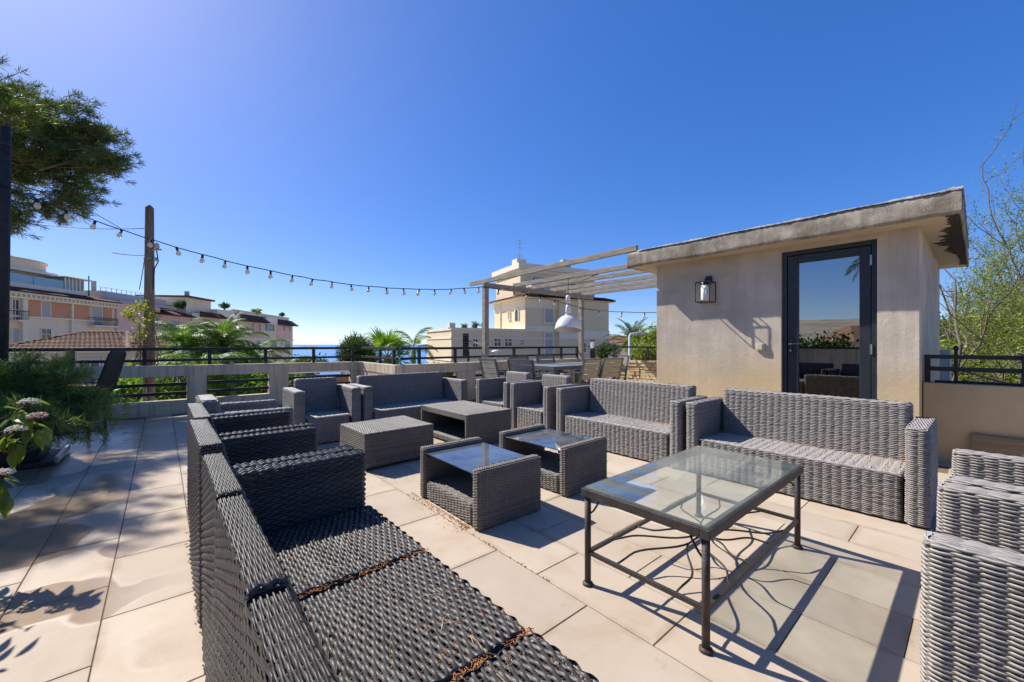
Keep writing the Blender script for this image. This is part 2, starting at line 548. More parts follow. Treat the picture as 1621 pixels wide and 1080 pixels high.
def build_sea():
    m, nt, out = new_mat('sea_water')
    v = coords(nt)
    f = noise(nt, coords(nt, 'pos', (1, 1, 1)), 0.012, 5, 0.6)
    col = ramp(nt, f, [(0.35, (0.07, 0.20, 0.46)), (0.7, (0.10, 0.26, 0.54))]).outputs[0]
    principled(nt, out, col, 0.32, 0, bump(nt, noise(nt, v, 0.35, 4, 0.6), 0.35, 0.4), 0.5)
    xs = np.array([-40000, -9000, -3000, -900, 0, 900, 3000, 9000, 40000.0])
    rr, dd = np.meshgrid(xs, np.array([-3000, 200, 500, 1500, 4000, 12000, 40000.0]), indexing='ij')
    P = np.stack([rr * CA + dd * SA, -rr * SA + dd * CA, np.full_like(rr, -44.0)], -1).reshape(-1, 3)
    a, b = rr.shape
    idx = np.arange(a * b).reshape(a, b)
    q = np.stack([idx[:-1, :-1], idx[1:, :-1], idx[1:, 1:], idx[:-1, 1:]], -1).reshape(-1, 4)
    tag(MB().add(P, q).build('sea', m), 'blue sea reaching to the horizon', 'sea', kind='structure')
    mi = m_plain('far_island', (0.10, 0.15, 0.19), (0.13, 0.18, 0.22), 0.01, 0.95)
    k = 30
    mb = MB()
    rng = np.random.RandomState(4)
    d0 = 5200.0
    top = np.sin(np.linspace(0, PI, k)) ** 0.6 * (16 + 8 * rng.rand(k))
    r0 = np.linspace(-2830, -2480, k)
    v = []
    for i in range(k):
        for (dz, off) in ((-46, -60), (-46 + top[i] * 1.0, 0), (-46 + top[i], 90), (-46, 160)):
            p = rd(r0[i], d0 + off, dz); v.append(tuple(p))
    q = []
    for i in range(k - 1):
        for j in range(3):
            q.append((i * 4 + j, (i + 1) * 4 + j, (i + 1) * 4 + j + 1, i * 4 + j + 1))
    tag(mb.add(v, q).build('island', mi, smooth=True), 'low dark island on the sea horizon', 'island', kind='structure')
build_sea()

# ---------------------------------------------------------------- terrace floor
FX0, FX1, FY0, FY1 = -1.9, 8.2, -3.2, 8.3
def proj(x, y, z):
    r = x * CA - y * SA; d = x * SA + y * CA
    return (810 + 640 * r / max(d, .05), 545 + 640 * (EYE - z) / max(d, .05), d)

def build_floor():
    mb = MB()
    mb.box(FX0 - .2, FX1 + .2, FY0, 6.6, -0.30, -0.006)
    mb.box(FX0 - .2, 3.2 + .2, 6.6, FY1 + .2, -0.30, -0.006)
    fl = mb.build('terrace_floor', M['grout'])
    tag(fl, 'beige stone tiled roof terrace floor', 'floor', kind='structure')
    px, py, j = 0.3075, 0.606, 0.0042
    tw, tl = px - j, py - j
    b = MB(); e = 0.0018
    b.add([(-tw/2, -tl/2, -.016), (tw/2, -tl/2, -.016), (tw/2, tl/2, -.016), (-tw/2, tl/2, -.016),
           (-tw/2, -tl/2, -e), (tw/2, -tl/2, -e), (tw/2, tl/2, -e), (-tw/2, tl/2, -e),
           (-tw/2+e, -tl/2+e, 0), (tw/2-e, -tl/2+e, 0), (tw/2-e, tl/2-e, 0), (-tw/2+e, tl/2-e, 0)],
          [(0, 1, 5, 4), (1, 2, 6, 5), (2, 3, 7, 6), (3, 0, 4, 7), (4, 5, 9, 8), (5, 6, 10, 9), (6, 7, 11, 10), (7, 4, 8, 11), (8, 9, 10, 11)])
    me = b.mesh('tile', M['tile'])
    cells = []
    for k in range(-10, 24):
        x = 1.05 + k * px + px / 2
        if x - px/2 < FX0 or x + px/2 > FX1: continue
        o = 0.474 if k % 2 == 0 else 0.171
        for i in range(-7, 15):
            y = o + i * py + py / 2
            if y - py/2 < FY0 or y + py/2 > FY1 + .1: continue
            if x > 3.2 and y + py/2 > 6.7: continue
            if x > 5.15 and 0.3 < y < 3.0: continue
            u, w, d = proj(x, y, 0)
            vis = d > .25 and -160 < u < 1780 and w < 1500
            if 0.12 < x < .72 and y < 4.3: vis = False
            if 3.5 < x < 4.0 and 0 < y < 4.7: vis = False
            cells.append((-(1 / d if vis else 0), x, y))
    cells.sort()
    rng = random.Random(3)
    rest = MB()
    V = b.verts(); Q = np.vstack(b.q)
    for n, (s, x, y) in enumerate(cells):
        dz = rng.uniform(-.0012, .0)
        if n < 295 and s < 0:
            o = link('tile', me, fl, (x, y, dz))
        else:
            rest.add(V + np.array([x, y, dz]), Q)
    r = rest.build('paving', M['tile'], fl)
    r['kind'] = 'stuff'
build_floor()

# outside walls of the house that carries the terrace
hb = MB()
hb.box(FX0 - .12, FX1 + .12, FY0 + .1, 6.5, -5.6, -0.305)
hb.box(FX0 - .12, 3.2 + .12, 6.5, FY1 + .1, -5.6, -0.305)
tag(hb.build('house_below', M['parapet']), 'cream house walls below the terrace edge', 'house', kind='structure')

# ---------------------------------------------------------------- parapets and railings
def ztop(x):            # parapet coping falls slightly from the left corner
    return 0.778 - 0.038 * min(max((x + .3) / 3.5, 0), 1)

def parapet_y(name, y, x0, x1, openings, label, th=0.16, lower_rails=True):
    """wall along X with openings [(xa, xb)]"""
    t = thing(name, label, 'wall', (0, 0, 0))
    za, zb = ztop(x0), ztop(x1)
    bd = 0.172
    MB().hexa([(x0, y, za - bd), (x1, y, zb - bd), (x1, y + th, zb - bd), (x0, y + th, za - bd),
               (x0, y, za), (x1, y, zb), (x1, y + th, zb), (x0, y + th, za)]).build('coping', M['parapet'], t, bevel=.006)
    MB().box(x0, x1, y - .012, y + th - .01, -.01, 0.215).build('plinth', M['parapet'], t, bevel=.008)
    xs = [x0] + [v for o in openings for v in o] + [x1]
    for i in range(0, len(xs), 2):
        if xs[i + 1] - xs[i] > .02:
            MB().box(xs[i], xs[i + 1], y + .004, y + th - .014, .216, min(ztop(xs[i]), ztop(xs[i + 1])) - bd - .001).build('pier', M['parapet'], t, bevel=.004)
    for (a, b) in openings:
        if lower_rails:
            for z in (.32, .465):
                MB().box(a - .01, b + .01, y + .06, y + .10, z - .024, z + .024).build('rail', M['rail'], t)
    return t

def railing(name, pts, posts, label, z1=1.045, z2=.865, th=.045):
    """two-bar railing standing on a parapet; pts polyline in plan"""
    t = thing(name, label, 'railing', (pts[0][0], pts[0][1], 0.74))
    def loc(p, z): return (p[0] - pts[0][0], p[1] - pts[0][1], z - 0.74)
    for i in range(len(pts) - 1):
        a, b = pts[i], pts[i + 1]
        MB().bar(loc(a, z1 - th/2), loc(b, z1 - th/2), .05, th).build('top_rail', M['rail'], t, bevel=.003)
        MB().bar(loc(a, z2 - .02), loc(b, z2 - .02), .035, .04).build('mid_rail', M['rail'], t, bevel=.003)
    for p in posts:
        zz = ztop(p[0]) - .002
        MB().bar(loc(p, zz), loc(p, z1 - th - .001), .05, .05, (0, 1, 0)).build('post', M['rail'], t, bevel=.003)
    return t

parapet_y('parapet_wall', 8.3, -1.9, 3.04, [(-1.5, .31), (.565, 1.46), (1.765, 2.9)],
          'stained beige parapet with barred openings, behind the potted shrub and left palms')
railing('railing', [(-1.82, 8.37), (3.13, 8.37)], [(x, 8.37) for x in (-1.7, -.95, -.195, .605, 1.41, 2.21, 2.95)],
        'dark two bar railing on the parapet in front of the left palms')
# return along x = 3.2
t = thing('parapet_wall', 'short stained parapet return at the inner corner before the fan palm', 'wall')
MB().box(3.04, 3.20, 6.58, 8.46, .57, .738).build('coping', M['parapet'], t, bevel=.006)
MB().box(3.05, 3.19, 6.58, 8.46, -.01, .215).build('plinth', M['parapet'], t)
for (a, b) in ((6.58, 7.05), (7.33, 8.46)):
    MB().box(3.05, 3.19, a, b, .216, .569).build('pier', M['parapet'], t, bevel=.004)
railing('railing', [(3.13, 8.34), (3.13, 6.68)], [(3.13, 7.42), (3.13, 6.82)], 'short lighter railing return in front of the fan palm')
parapet_y('parapet_wall', 6.6, 3.2, 8.05, [(3.97, 4.34), (4.76, 5.9), (6.2, 7.4)], 'beige parapet wall behind the grey two seater and the dining table')
railing('railing', [(3.18, 6.66), (8.1, 6.66)], [(x, 6.66) for x in (3.54, 4.31, 5.09, 5.83, 6.6, 7.36, 7.95)], 'dark two bar railing in front of the pale villa')
# solid wall on the left side of the terrace (seen mirrored in the door)
t = thing('parapet_wall', 'solid pale parapet wall along the left side, mirrored in the glass door', 'wall')
MB().box(-2.08, -1.92, -3.2, 8.28, -.3, .985).build('wall_face', M['parapet'], t)
MB().box(-2.10, -1.90, -3.2, 8.28, .986, 1.03).build('cap_rail', M['rail'], t)

# right hand parapet beside the hut
t = thing('parapet_wall', 'ochre rendered parapet on the right beside the hut', 'wall')
MB().box(5.48, 5.66, -3.2, .345, -.01, .738).build('wall_face', M['parapet_right'], t, bevel=.008)
t = thing('railing', 'black railing with finial post on the ochre right parapet', 'railing', (5.57, .3, .738))
MB().box(-.025, .025, -3.3, .04, .225, .262).build('top_rail', M['black'], t)
MB().box(-.025, .025, -3.3, .04, .110, .150).build('mid_rail', M['black'], t)
MB().box(-.03, .03, .0, .04, 0, .262).build('post', M['black'], t)
MB().tube([(.035, -.165, 0), (.035, -.165, .30), (.035, -.165, .315), (.035, -.165, .335), (.035, -.165, .35)], [.013, .013, .019, .019, .004], 10).build('finial_post', M['black'], t)
MB().box(-.055, .055, -.66, -.545, 0, .27).build('post', M['black'], t, bevel=.004)
tag(MB().tube([(5.54, .27, .75), (5.56, -.1, .752), (5.55, -.5, .749)], .011, 8).build('hose', M['black']), 'thin black hose lying on the ochre parapet', 'hose')

# ---------------------------------------------------------------- roof hut
XF = 5.2
def build_hut():
    t = thing('rooftop_hut', 'cream rendered rooftop stair hut with overhanging flat roof and glazed door', 'building', (XF, 0, 0))
    y0, y1, zt = .351, 2.927, 2.178
    dy0, dy1, dz = .637, 1.434, 2.12
    def b(x0, x1, ya, yb, za, zb): return MB().box(x0, x1, ya, yb, za, zb)
    # front wall in three pieces round the door opening
    w = MB()
    w.box(0, .2, dy1, y1, -.01, zt)
    w.box(0, .2, y0, dy0, -.01, zt)
    w.box(0, .2, dy0, dy1, dz, zt)
    w.build('front_wall', M['wall'], t)
    b(.2, 2.95, y0, y0 + .18, -.01, zt).build('side_wall', M['wall'], t)
    b(.2, 2.95, y1 - .18, y1, -.01, zt).build('side_wall', M['wall'], t)
    b(2.77, 2.95, y0 + .18, y1 - .18, -.01, zt).build('rear_wall', M['wall'], t)
    # roof slab with rough front edge
    rx0, rx1, ry0, ry1 = -.27, 3.25, .088, 3.216
    b(rx0 + .012, rx1, ry0 + .012, ry1 - .012, zt, zt + .05).build('soffit', M['soffit'], t)
    rng = np.random.RandomState(8)
    def edge(a, c, n, along, fixed, sgn):
        """lumpy fascia strip running along an axis"""
        s = np.linspace(a, c, n)
        zb = zt - .012 + .005 * np.sin(s * 5.1) + rng.randn(n) * .0015
        ztp = zt + .196 + rng.randn(n) * .003
        rows = []
        for k, f in enumerate(np.linspace(0, 1, 7)):
            bulge = .0011 * rng.randn(n) + .003
            if k in (0, 6): bulge = bulge - .007
            z = zb + (ztp - zb) * f
            o = fixed + sgn * bulge
            rows.append(np.stack([o, s, z], -1) if along == 'y' else np.stack([s, o, z], -1))
        inner = fixed - sgn * .10
        for z in (ztp,):
            rows.append(np.stack([np.full(n, inner), s, z], -1) if along == 'y' else np.stack([s, np.full(n, inner), z], -1))
        bot = np.stack([np.full(n, fixed - sgn * .03), s, zb + .02], -1) if along == 'y' else np.stack([s, np.full(n, fixed - sgn * .03), zb + .02], -1)
        rows = [bot] + rows
        P = np.stack(rows, 0)
        k = P.shape[0]
        idx = np.arange(k * n).reshape(k, n)
        q = np.stack([idx[:-1, :-1], idx[:-1, 1:], idx[1:, 1:], idx[1:, :-1]], -1).reshape(-1, 4)
        return MB().add(P.reshape(-1, 3), q)
    r = b(rx0 + .03, rx1 - .03, ry0 + .03, ry1 - .03, zt + .051, zt + .188).build('roof', M['fascia'], t)
    edge(ry0, ry1, 120, 'y', rx0, -1).build('fascia', M['fascia'], r, smooth=True)
    edge(rx0, rx1, 120, 'x', ry0, -1).build('fascia', M['fascia'], r, smooth=True)
    edge(rx0, rx1, 120, 'x', ry1, 1).build('fascia', M['fascia'], r, smooth=True)
    # folded roofing felt along the edge
    n = 150
    s = np.linspace(ry0 - .01, ry1 - .16, n)
    wv = .006 * np.sin(s * 17) + .004 * rng.randn(n)
    lap = .020 + .006 * np.sin(s * 6) + .008 * rng.rand(n)
    rows = [np.stack([rx0 - .010 + wv * .3, s, zt + .205 - lap * .55], -1), np.stack([rx0 - .012 + wv * .4, s, zt + .203 + wv * .3], -1),
            np.stack([rx0 + .03 + wv, s, zt + .215 + wv], -1), np.stack([rx0 + .2 + wv, s, zt + .218 + wv], -1), np.stack([np.full(n, rx0 + 3.3), s, np.full(n, zt + .215)], -1)]
    P = np.stack(rows, 0); idx = np.arange(5 * n).reshape(5, n)
    q = np.stack([idx[:-1, :-1], idx[:-1, 1:], idx[1:, 1:], idx[1:, :-1]], -1).reshape(-1, 4)
    MB().add(P.reshape(-1, 3), q).build('roofing_felt', M['membrane'], r, smooth=True)
    # dark flaking patch with a ragged edge under the right overhang
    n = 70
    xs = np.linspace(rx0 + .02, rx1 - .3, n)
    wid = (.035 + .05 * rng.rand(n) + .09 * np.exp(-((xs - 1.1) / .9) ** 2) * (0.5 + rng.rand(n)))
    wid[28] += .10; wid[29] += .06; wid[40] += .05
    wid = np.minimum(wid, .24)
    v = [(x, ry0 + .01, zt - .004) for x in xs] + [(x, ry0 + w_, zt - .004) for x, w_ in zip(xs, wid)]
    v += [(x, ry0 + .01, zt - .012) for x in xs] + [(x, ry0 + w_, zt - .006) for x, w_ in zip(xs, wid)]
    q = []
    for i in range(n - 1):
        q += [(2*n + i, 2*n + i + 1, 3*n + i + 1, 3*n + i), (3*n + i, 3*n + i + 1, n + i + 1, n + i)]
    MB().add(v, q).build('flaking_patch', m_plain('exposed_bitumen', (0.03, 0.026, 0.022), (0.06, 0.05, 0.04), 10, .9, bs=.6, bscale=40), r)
    # door
    fd = .035
    d = MB()
    d.box(fd, fd + .09, dy0, dy0 + .045, 0, dz - .001); d.box(fd, fd + .09, dy1 - .045, dy1, 0, dz - .001)
    d.box(fd, fd + .09, dy0 + .045, dy1 - .045, dz - .046, dz - .001)
    dr = d.build('door_frame', M['frame'], t, bevel=.004)
    l = MB()
    a0, a1 = dy0 + .050, dy1 - .050
    g0, g1, gz0, gz1 = .775, 1.285, .14, 1.985
    x0, x1 = fd + .012, fd + .070
    l.box(x0, x1, a0, g0, .01, dz - .052); l.box(x0, x1, g1, a1, .01, dz - .052)
    l.box(x0, x1, g0, g1, gz1, dz - .052); l.box(x0, x1, g0, g1, .01, gz0)
    leaf = l.build('door', M['frame'], t, bevel=.004)
    MB().box(x0 + .022, x0 + .030, g0 - .004, g1 + .004, gz0 - .004, gz1 + .004).build('pane', m_glass('solar_door_glass', (0.30, 0.33, 0.32), refl=.34, rough=.004), leaf)
    h = MB()
    h.box(x0 - .012, x0 - .0005, a1 - .045, a1 - .012, 1.0, 1.16)
    h.tube([(x0 - .01, a1 - .028, 1.1), (x0 - .05, a1 - .028, 1.1), (x0 - .052, a1 - .05, 1.1), (x0 - .052, a1 - .15, 1.1)], .009, 8)
    h.build('handle', M['frame'], leaf, smooth=False)
    MB().tube([(x0 - .004, a1 - .028, 1.03), (x0 - .018, a1 - .028, 1.03)], .011, 12).build('lock', M['steel'], leaf)
    for z in (1.05, 1.92):
        MB().tube([(fd - .008, dy0 + .048, z - .05), (fd - .008, dy0 + .048, z + .05)], .011, 10).build('hinge', M['steel'], leaf)
    # stair landing behind the glass
    b(.21, 2.76, y0 + .19, y1 - .19, -.02, .0).build('inner_floor', M['concrete'], t)
    b(2.7, 2.765, y0 + .19, y1 - .19, .0, 2.15).build('inner_wall', m_plain('inner_plaster', (.62, .60, .52), None, 2, .8), t)
    return t
build_hut()

# wall lantern
def wall_lantern():
    t = thing('wall_lantern', 'black open frame wall lantern with frosted shade on the hut wall', 'lamp', (XF, 2.21, 1.76))
    k = .009
    MB().box(-.035, -.001, -.035, .035, .12, .19).build('wall_plate', M['black'], t)
    MB().bar((-.02, 0, .135), (-.11, 0, .135), .03, .03).build('arm', M['black'], t)
    f = MB()
    x0, x1, y0, y1, z0, z1 = -.20, -.03, -.085, .085, -.14, .105
    for x in (x0, x1):
        for y in (y0, y1):
            f.box(x - k/2, x + k/2, y - k/2, y + k/2, z0, z1)
    for z in (z0, z1):
        for y in (y0, y1): f.box(x0 + k/2, x1 - k/2, y - k/2, y + k/2, z - k/2, z + k/2)
        for x in (x0, x1): f.box(x - k/2, x + k/2, y0 + k/2, y1 - k/2, z - k/2, z + k/2)
    f.box(x0 + k/2, x1 - k/2, -.012, .012, z1 - k/2, z1 + k/2)
    f.build('cage', M['black'], t)
    MB().lathe([(.0, .12), (.03, .12), (.055, .105), (.055, .07)], 20, (-.115, 0, 0)).build('cap', M['black'], t, smooth=True)
    MB().lathe([(.0, -.118), (.050, -.118), (.052, -.11), (.052, .07), (0, .07)], 24, (-.115, 0, 0)).build('lamp_shade', m_plain('frosted_shade', (.72, .70, .60), (.66, .62, .5), 4, .35), t, smooth=True)
wall_lantern()
t = thing('light_switch', 'small cream outdoor switch on the hut wall below the lantern', 'switch', (XF, 1.638, 1.068))
MB().box(-.030, -.001, -.042, .042, -.047, .047).build('switch_box', M['cream_plastic'], t, bevel=.006)
MB().box(-.037, -.0305, -.028, .028, -.03, .034).build('rocker', M['cream_plastic'], t, bevel=.003)

# plank leaning on the right parapet
pb = MB().hexa([(5.36, -.75, .0), (5.39, -.75, 0), (5.39, .045, 0), (5.36, .045, 0), (5.44, -.75, .305), (5.47, -.75, .305), (5.47, .045, .3), (5.44, .045, .3)])
tag(pb.build('plank', M['wood_board'], bevel=.004), 'brown knotty board leaning against the ochre parapet', 'plank')

# dry stone wall on the right rear side
def stone_wall():
    t = thing('stone_wall', 'golden dry stone wall behind the dining chairs, beside the hut', 'wall', (8.2, 0, 0))
    ms = m_plain('golden_stone', (.60, .47, .28), (.42, .30, .16), 5, .9, 0, .8, 40)
    MB().box(.05, .3, 2.0, 6.55, -.05, .70).build('mortar_core', m_plain('stone_mortar', (.34, .25, .14), None, 6, .95), t)
    rng = random.Random(5)
    z = 0.0
    while z < .70:
        h = rng.uniform(.045, .085)
        y = 2.0 + rng.uniform(0, .1)
        while y < 6.5:
            w = rng.uniform(.09, .24)
            o = rng.uniform(0, .035)
            j = .006
            zz1 = min(z + h - j + rng.uniform(-.006, .004), .735)
            v = [(-o, y, z), (.2, y, z), (.2, y + w - j, z), (-o, y + w - j, z)]
            v += [(-o + rng.uniform(0, .015), y + rng.uniform(0, .012), zz1), (.2, y, zz1), (.2, y + w - j, zz1), (-o + rng.uniform(0, .015), y + w - j - rng.uniform(0, .012), zz1)]
            if z > .28 and y > 2.3 and y < 5.2:
                MB().hexa(v).build('stone', ms, t)
            else:
                rest.hexa(v)
            y += w
        z += h
    o = rest.build('rubble', ms, t); o['kind'] = 'stuff'
rest = MB()
stone_wall()
t = thing('railing', 'thin dark railing above the golden stone wall', 'railing', (8.32, 2.0, .74))
MB().box(-.02, .02, 0, 4.6, .275, .31).build('top_rail', M['rail'], t)
for y in (.9, 1.5, 2.1, 2.9, 3.8, 4.4): MB().box(-.02, .02, y - .02, y + .02, 0, .274).build('post', M['rail'], t)
# ---------------------------------------------------------------- wicker
def m_wicker(name, c1, c2, rough, dust_sheen=None, sunlit_top=None):
    m, nt, out = new_mat(name)
    v = coords(nt, 'obj')
    g = nt.nodes.new('ShaderNodeNewGeometry')
    f = mathn(nt, 'ADD', mathn(nt, 'MULTIPLY', noise(nt, v, 5, 5, 0.65), .6), mathn(nt, 'MULTIPLY', g.outputs['Random Per Island'], .4))
    col = ramp(nt, f, [(0.28, c1), (0.72, c2)]).outputs[0]
    if dust_sheen:
        col = mixc(nt, ramp(nt, noise(nt, v, 14, 6, .7), [(0.52, (0, 0, 0)), (0.75, (.55,) * 3)]).outputs[0], col, dust_sheen)
    if sunlit_top:                      # upper faces painted paler, standing in for sunlight and dust on top
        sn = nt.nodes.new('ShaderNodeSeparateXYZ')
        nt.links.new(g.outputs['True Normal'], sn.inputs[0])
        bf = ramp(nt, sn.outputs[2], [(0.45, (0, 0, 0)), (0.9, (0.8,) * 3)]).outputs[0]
        col = mixc(nt, bf, col, sunlit_top)
    nrm = bump(nt, noise(nt, coords(nt, 'obj', (1, 1, 1)), 220, 3, .6), .15, .002)
    principled(nt, out, col, rough, 0, nrm, .35)
    return m
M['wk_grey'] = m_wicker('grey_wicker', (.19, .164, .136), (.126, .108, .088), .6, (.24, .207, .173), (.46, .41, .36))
M['wk_table'] = m_wicker('brown_grey_wicker', (.20, .168, .134), (.13, .108, .085), .6, (.26, .218, .175))
M['wk_dark'] = m_wicker('charcoal_wicker', (.085, .073, .060), (.048, .041, .034), .48, (.135, .118, .10))
M['wk_fine'] = m_wicker('taupe_wicker', (.175, .150, .118), (.11, .094, .073), .5, (.21, .19, .17))
M['core'] = m_plain('wicker_dark_core', (.018, .017, .017), None, 10, .8)  # dark fill inside the weave, standing in for shade between strands

def rr_path(w, d, r, ns):
    """rounded rectangle centred at 0; returns ns positions & normals at equal arc length"""
    r = min(r, w / 2 - 1e-4, d / 2 - 1e-4)
    a, b = w / 2 - r, d / 2 - r
    pts, nrm = [], []
    m = 10
    for (cx, cy, a0) in ((a, b, 0), (-a, b, PI / 2), (-a, -b, PI), (a, -b, 1.5 * PI)):
        for i in range(m + 1):
            t = a0 + PI / 2 * i / m
            pts.append((cx + r * math.cos(t), cy + r * math.sin(t)))
            nrm.append((math.cos(t), math.sin(t)))
    P = np.array(pts + [pts[0]]); N = np.array(nrm + [nrm[0]])
    L = np.concatenate([[0], np.cumsum(np.linalg.norm(np.diff(P, axis=0), axis=1))])
    s = np.linspace(0, L[-1], ns, endpoint=False)
    p = np.stack([np.interp(s, L, P[:, i]) for i in (0, 1)], -1)
    n = np.stack([np.interp(s, L, N[:, i]) for i in (0, 1)], -1)
    n /= np.linalg.norm(n, axis=1)[:, None]
    return p, n, L[-1]

PHI = np.radians([-85, -30, 30, 85])
def strand_faces(rows, ns, k, closed):
    idx = np.arange(rows * ns * k).reshape(rows, ns, k)
    nx = np.roll(idx, -1, axis=1)
    a, b = (idx, nx) if closed else (idx[:, :-1], nx[:, :-1])
    return np.stack([a[..., :-1], b[..., :-1], b[..., 1:], a[..., 1:]], -1).reshape(-1, 4)

def basket(mb, x0, x1, y0, y1, z0, z1, pitch=.0078, stake=.046, amp=.0042, rad=.0046, cr=.022, tr=.020, cap=True, seg=3, seed=0, along=None, core=True, jit=.0008, col=.0, stk=.95, stin=.0, capk=None):
    """woven box: horizontal strands wrap round the sides over upright stakes, more strands cover the top"""
    rng = np.random.RandomState(seed + int(abs(x0 * 997 + y0 * 331 + z1 * 77) * 10) % 9999)
    w, d = x1 - x0, y1 - y0
    cx, cy = (x0 + x1) / 2, (y0 + y1) / 2
    ins = amp + rad
    P0 = 2 * (w + d)
    N = max(8, 2 * int(round(P0 / stake / 2)))
    ns = N * seg
    p, n, L = rr_path(w - 2 * ins, d - 2 * ins, cr, ns)
    rows = max(2, int(round((z1 - z0) / pitch)))
    zc = z0 + rad + np.arange(rows) * ((z1 - z0 - 2 * rad) / (rows - 1))
    tt = np.clip((zc - (z1 - tr)) / tr, 0, 1)
    inset = tr * (1 - np.sqrt(1 - (tt * .94) ** 2))
    ph = PI * np.arange(ns) / seg
    off = amp * np.cos(ph[None, :] + PI * (np.arange(rows) % 2)[:, None]) + col * (np.cos(2 * ph) - 1)[None, :] + rng.randn(rows, ns) * jit
    for _ in range(3):
        f1, f2, q1 = rng.randint(1, 5), rng.uniform(3, 14), rng.rand() * 6.28
        off = off + .0011 * np.sin(2 * PI * f1 * np.arange(ns) / ns + q1)[None, :] * np.cos(zc * f2 + q1 * 3)[:, None]
    base = np.repeat(p[None], rows, 0) + n[None] * (off - inset[:, None])[..., None]
    K = len(PHI)
    V = np.zeros((rows, ns, K, 3))
    rj = rad * (1 + rng.randn(rows) * .05)
    wob = rng.randn(rows) * jit * .6
    for k in range(K):
        V[:, :, k, :2] = base + n[None] * (rj * math.cos(PHI[k]))[:, None, None]
        V[:, :, k, 2] = zc[:, None] + (rj * math.sin(PHI[k]))[:, None] + wob[:, None]
    V[..., 0] += cx; V[..., 1] += cy
    mb.add(V.reshape(-1, 3), strand_faces(rows, ns, K, True))
    # stakes
    sp, sn = p[::seg], n[::seg]
    tx = np.stack([-sn[:, 1], sn[:, 0]], -1)
    sr = rad * stk
    zs = np.array([z0, z1 - tr, z1 - tr * .35, z1 - rad * .5])
    si = np.array([0, 0, tr * .3, tr * .7])
    S = np.zeros((len(sp), 4, 3, 3))
    for j, (tq, nq) in enumerate(((-1, 0), (0, 1), (1, 0))):
        q = sp[:, None, :] + tx[:, None, :] * (tq * sr) + sn[:, None, :] * (nq * sr - stin - si[None, :, None])
        S[:, :, j, :2] = q
        S[:, :, j, 2] = zs[None, :]
    S[..., 0] += cx; S[..., 1] += cy
    mb.add(S.reshape(-1, 3), strand_faces(len(sp), 4, 3, False)[:, ::-1])
    if cap:
        band = 0.0
        if capk: amp, pitch, rad, stake, band = capk; ins = amp + rad
        if along is None:
            along = 'x' if w >= d else 'y'
        Ln, Wd = (w, d) if along == 'x' else (d, w)
        e = ins + tr * .35
        rows = max(2, int(round((Wd - 2 * e) / (pitch * 1.04))) + 1)
        M_ = max(4, 2 * int(round(Ln / stake / 2)))
        ns = M_ * seg + 1
        u = np.linspace(-Ln / 2 + ins * .9, Ln / 2 - ins * .9, ns)
        c = np.linspace(-Wd / 2 + e, Wd / 2 - e, rows)
        off = amp * np.cos((PI * np.arange(ns) / seg)[None] + PI * (np.arange(rows) % 2)[:, None]) + col * (np.cos(2 * PI * np.arange(ns) / seg) - 1)[None] + rng.randn(rows, ns) * jit
        for _ in range(3):
            f1, f2, q1 = rng.uniform(4, 12), rng.uniform(4, 12), rng.rand() * 6.28
            off = off + .0014 * np.sin(u * f1 + q1)[None, :] * np.cos(c * f2 + q1 * 3)[:, None]
        if band: off = off + band * (np.cos(2 * PI * c / .052) - 1)[:, None]
        ed = np.clip((np.abs(u) - (Ln / 2 - tr - ins)) / (tr + ins), 0, 1)
        drop = tr * .75 * ed ** 2
        edc = np.clip((np.abs(c) - (Wd / 2 - tr - ins)) / (tr + ins), 0, 1)
        dropc = tr * .40 * edc ** 2
        V = np.zeros((rows, ns, K, 3))
        rj = rad * (1.06 + rng.randn(rows) * .05)
        for k in range(K):
            uu = np.repeat(u[None], rows, 0)
            vv = c[:, None] + (rj * math.sin(PHI[k]))[:, None] + np.zeros((1, ns)) + (rng.randn(rows) * jit * .5)[:, None]
            zz = z1 - ins * .75 + off + (rj * math.cos(PHI[k]))[:, None] - drop[None] - dropc[:, None]
            V[:, :, k, 0] = uu if along == 'x' else vv
            V[:, :, k, 1] = vv if along == 'x' else uu
            V[:, :, k, 2] = zz
        V[..., 0] += cx; V[..., 1] += cy
        f = strand_faces(rows, ns, K, False)
        mb.add(V.reshape(-1, 3), f if along == 'y' else f[:, ::-1])
        su = u[::seg]
        S = np.zeros((len(su), 3, 3, 3))
        vv = np.array([-Wd / 2 + e * .8, 0, Wd / 2 - e * .8])
        for j, (tq, nq) in enumerate(((-1, 0), (0, 1), (1, 0))):
            a = np.repeat((su + tq * sr)[:, None], 3, 1); b_ = np.repeat(vv[None], len(su), 0)
            S[:, :, j, 0] = a if along == 'x' else b_
            S[:, :, j, 1] = b_ if along == 'x' else a
            S[:, :, j, 2] = z1 - ins * .75 + nq * sr - tr * .1 - stin
        S[..., 0] += cx; S[..., 1] += cy
        mb.add(S.reshape(-1, 3), strand_faces(len(su), 3, 3, False))
    if core:
        c = ins + rad * .8 + amp + 2 * col
        mb.box(x0 + c, x1 - c, y0 + c, y1 - c, z0 + .004, z1 - c - tr * .25, m=1)
    return mb

def lean(y0, z0, z1, back, squeeze=0.0, yf=None):
    """shear towards +y above z0; optional thinning of the inner face"""
    def f(V):
        V = V.copy()
        t = np.clip((V[:, 2] - z0) / (z1 - z0), 0, 1)
        V[:, 1] += back * t
        return V
    return f

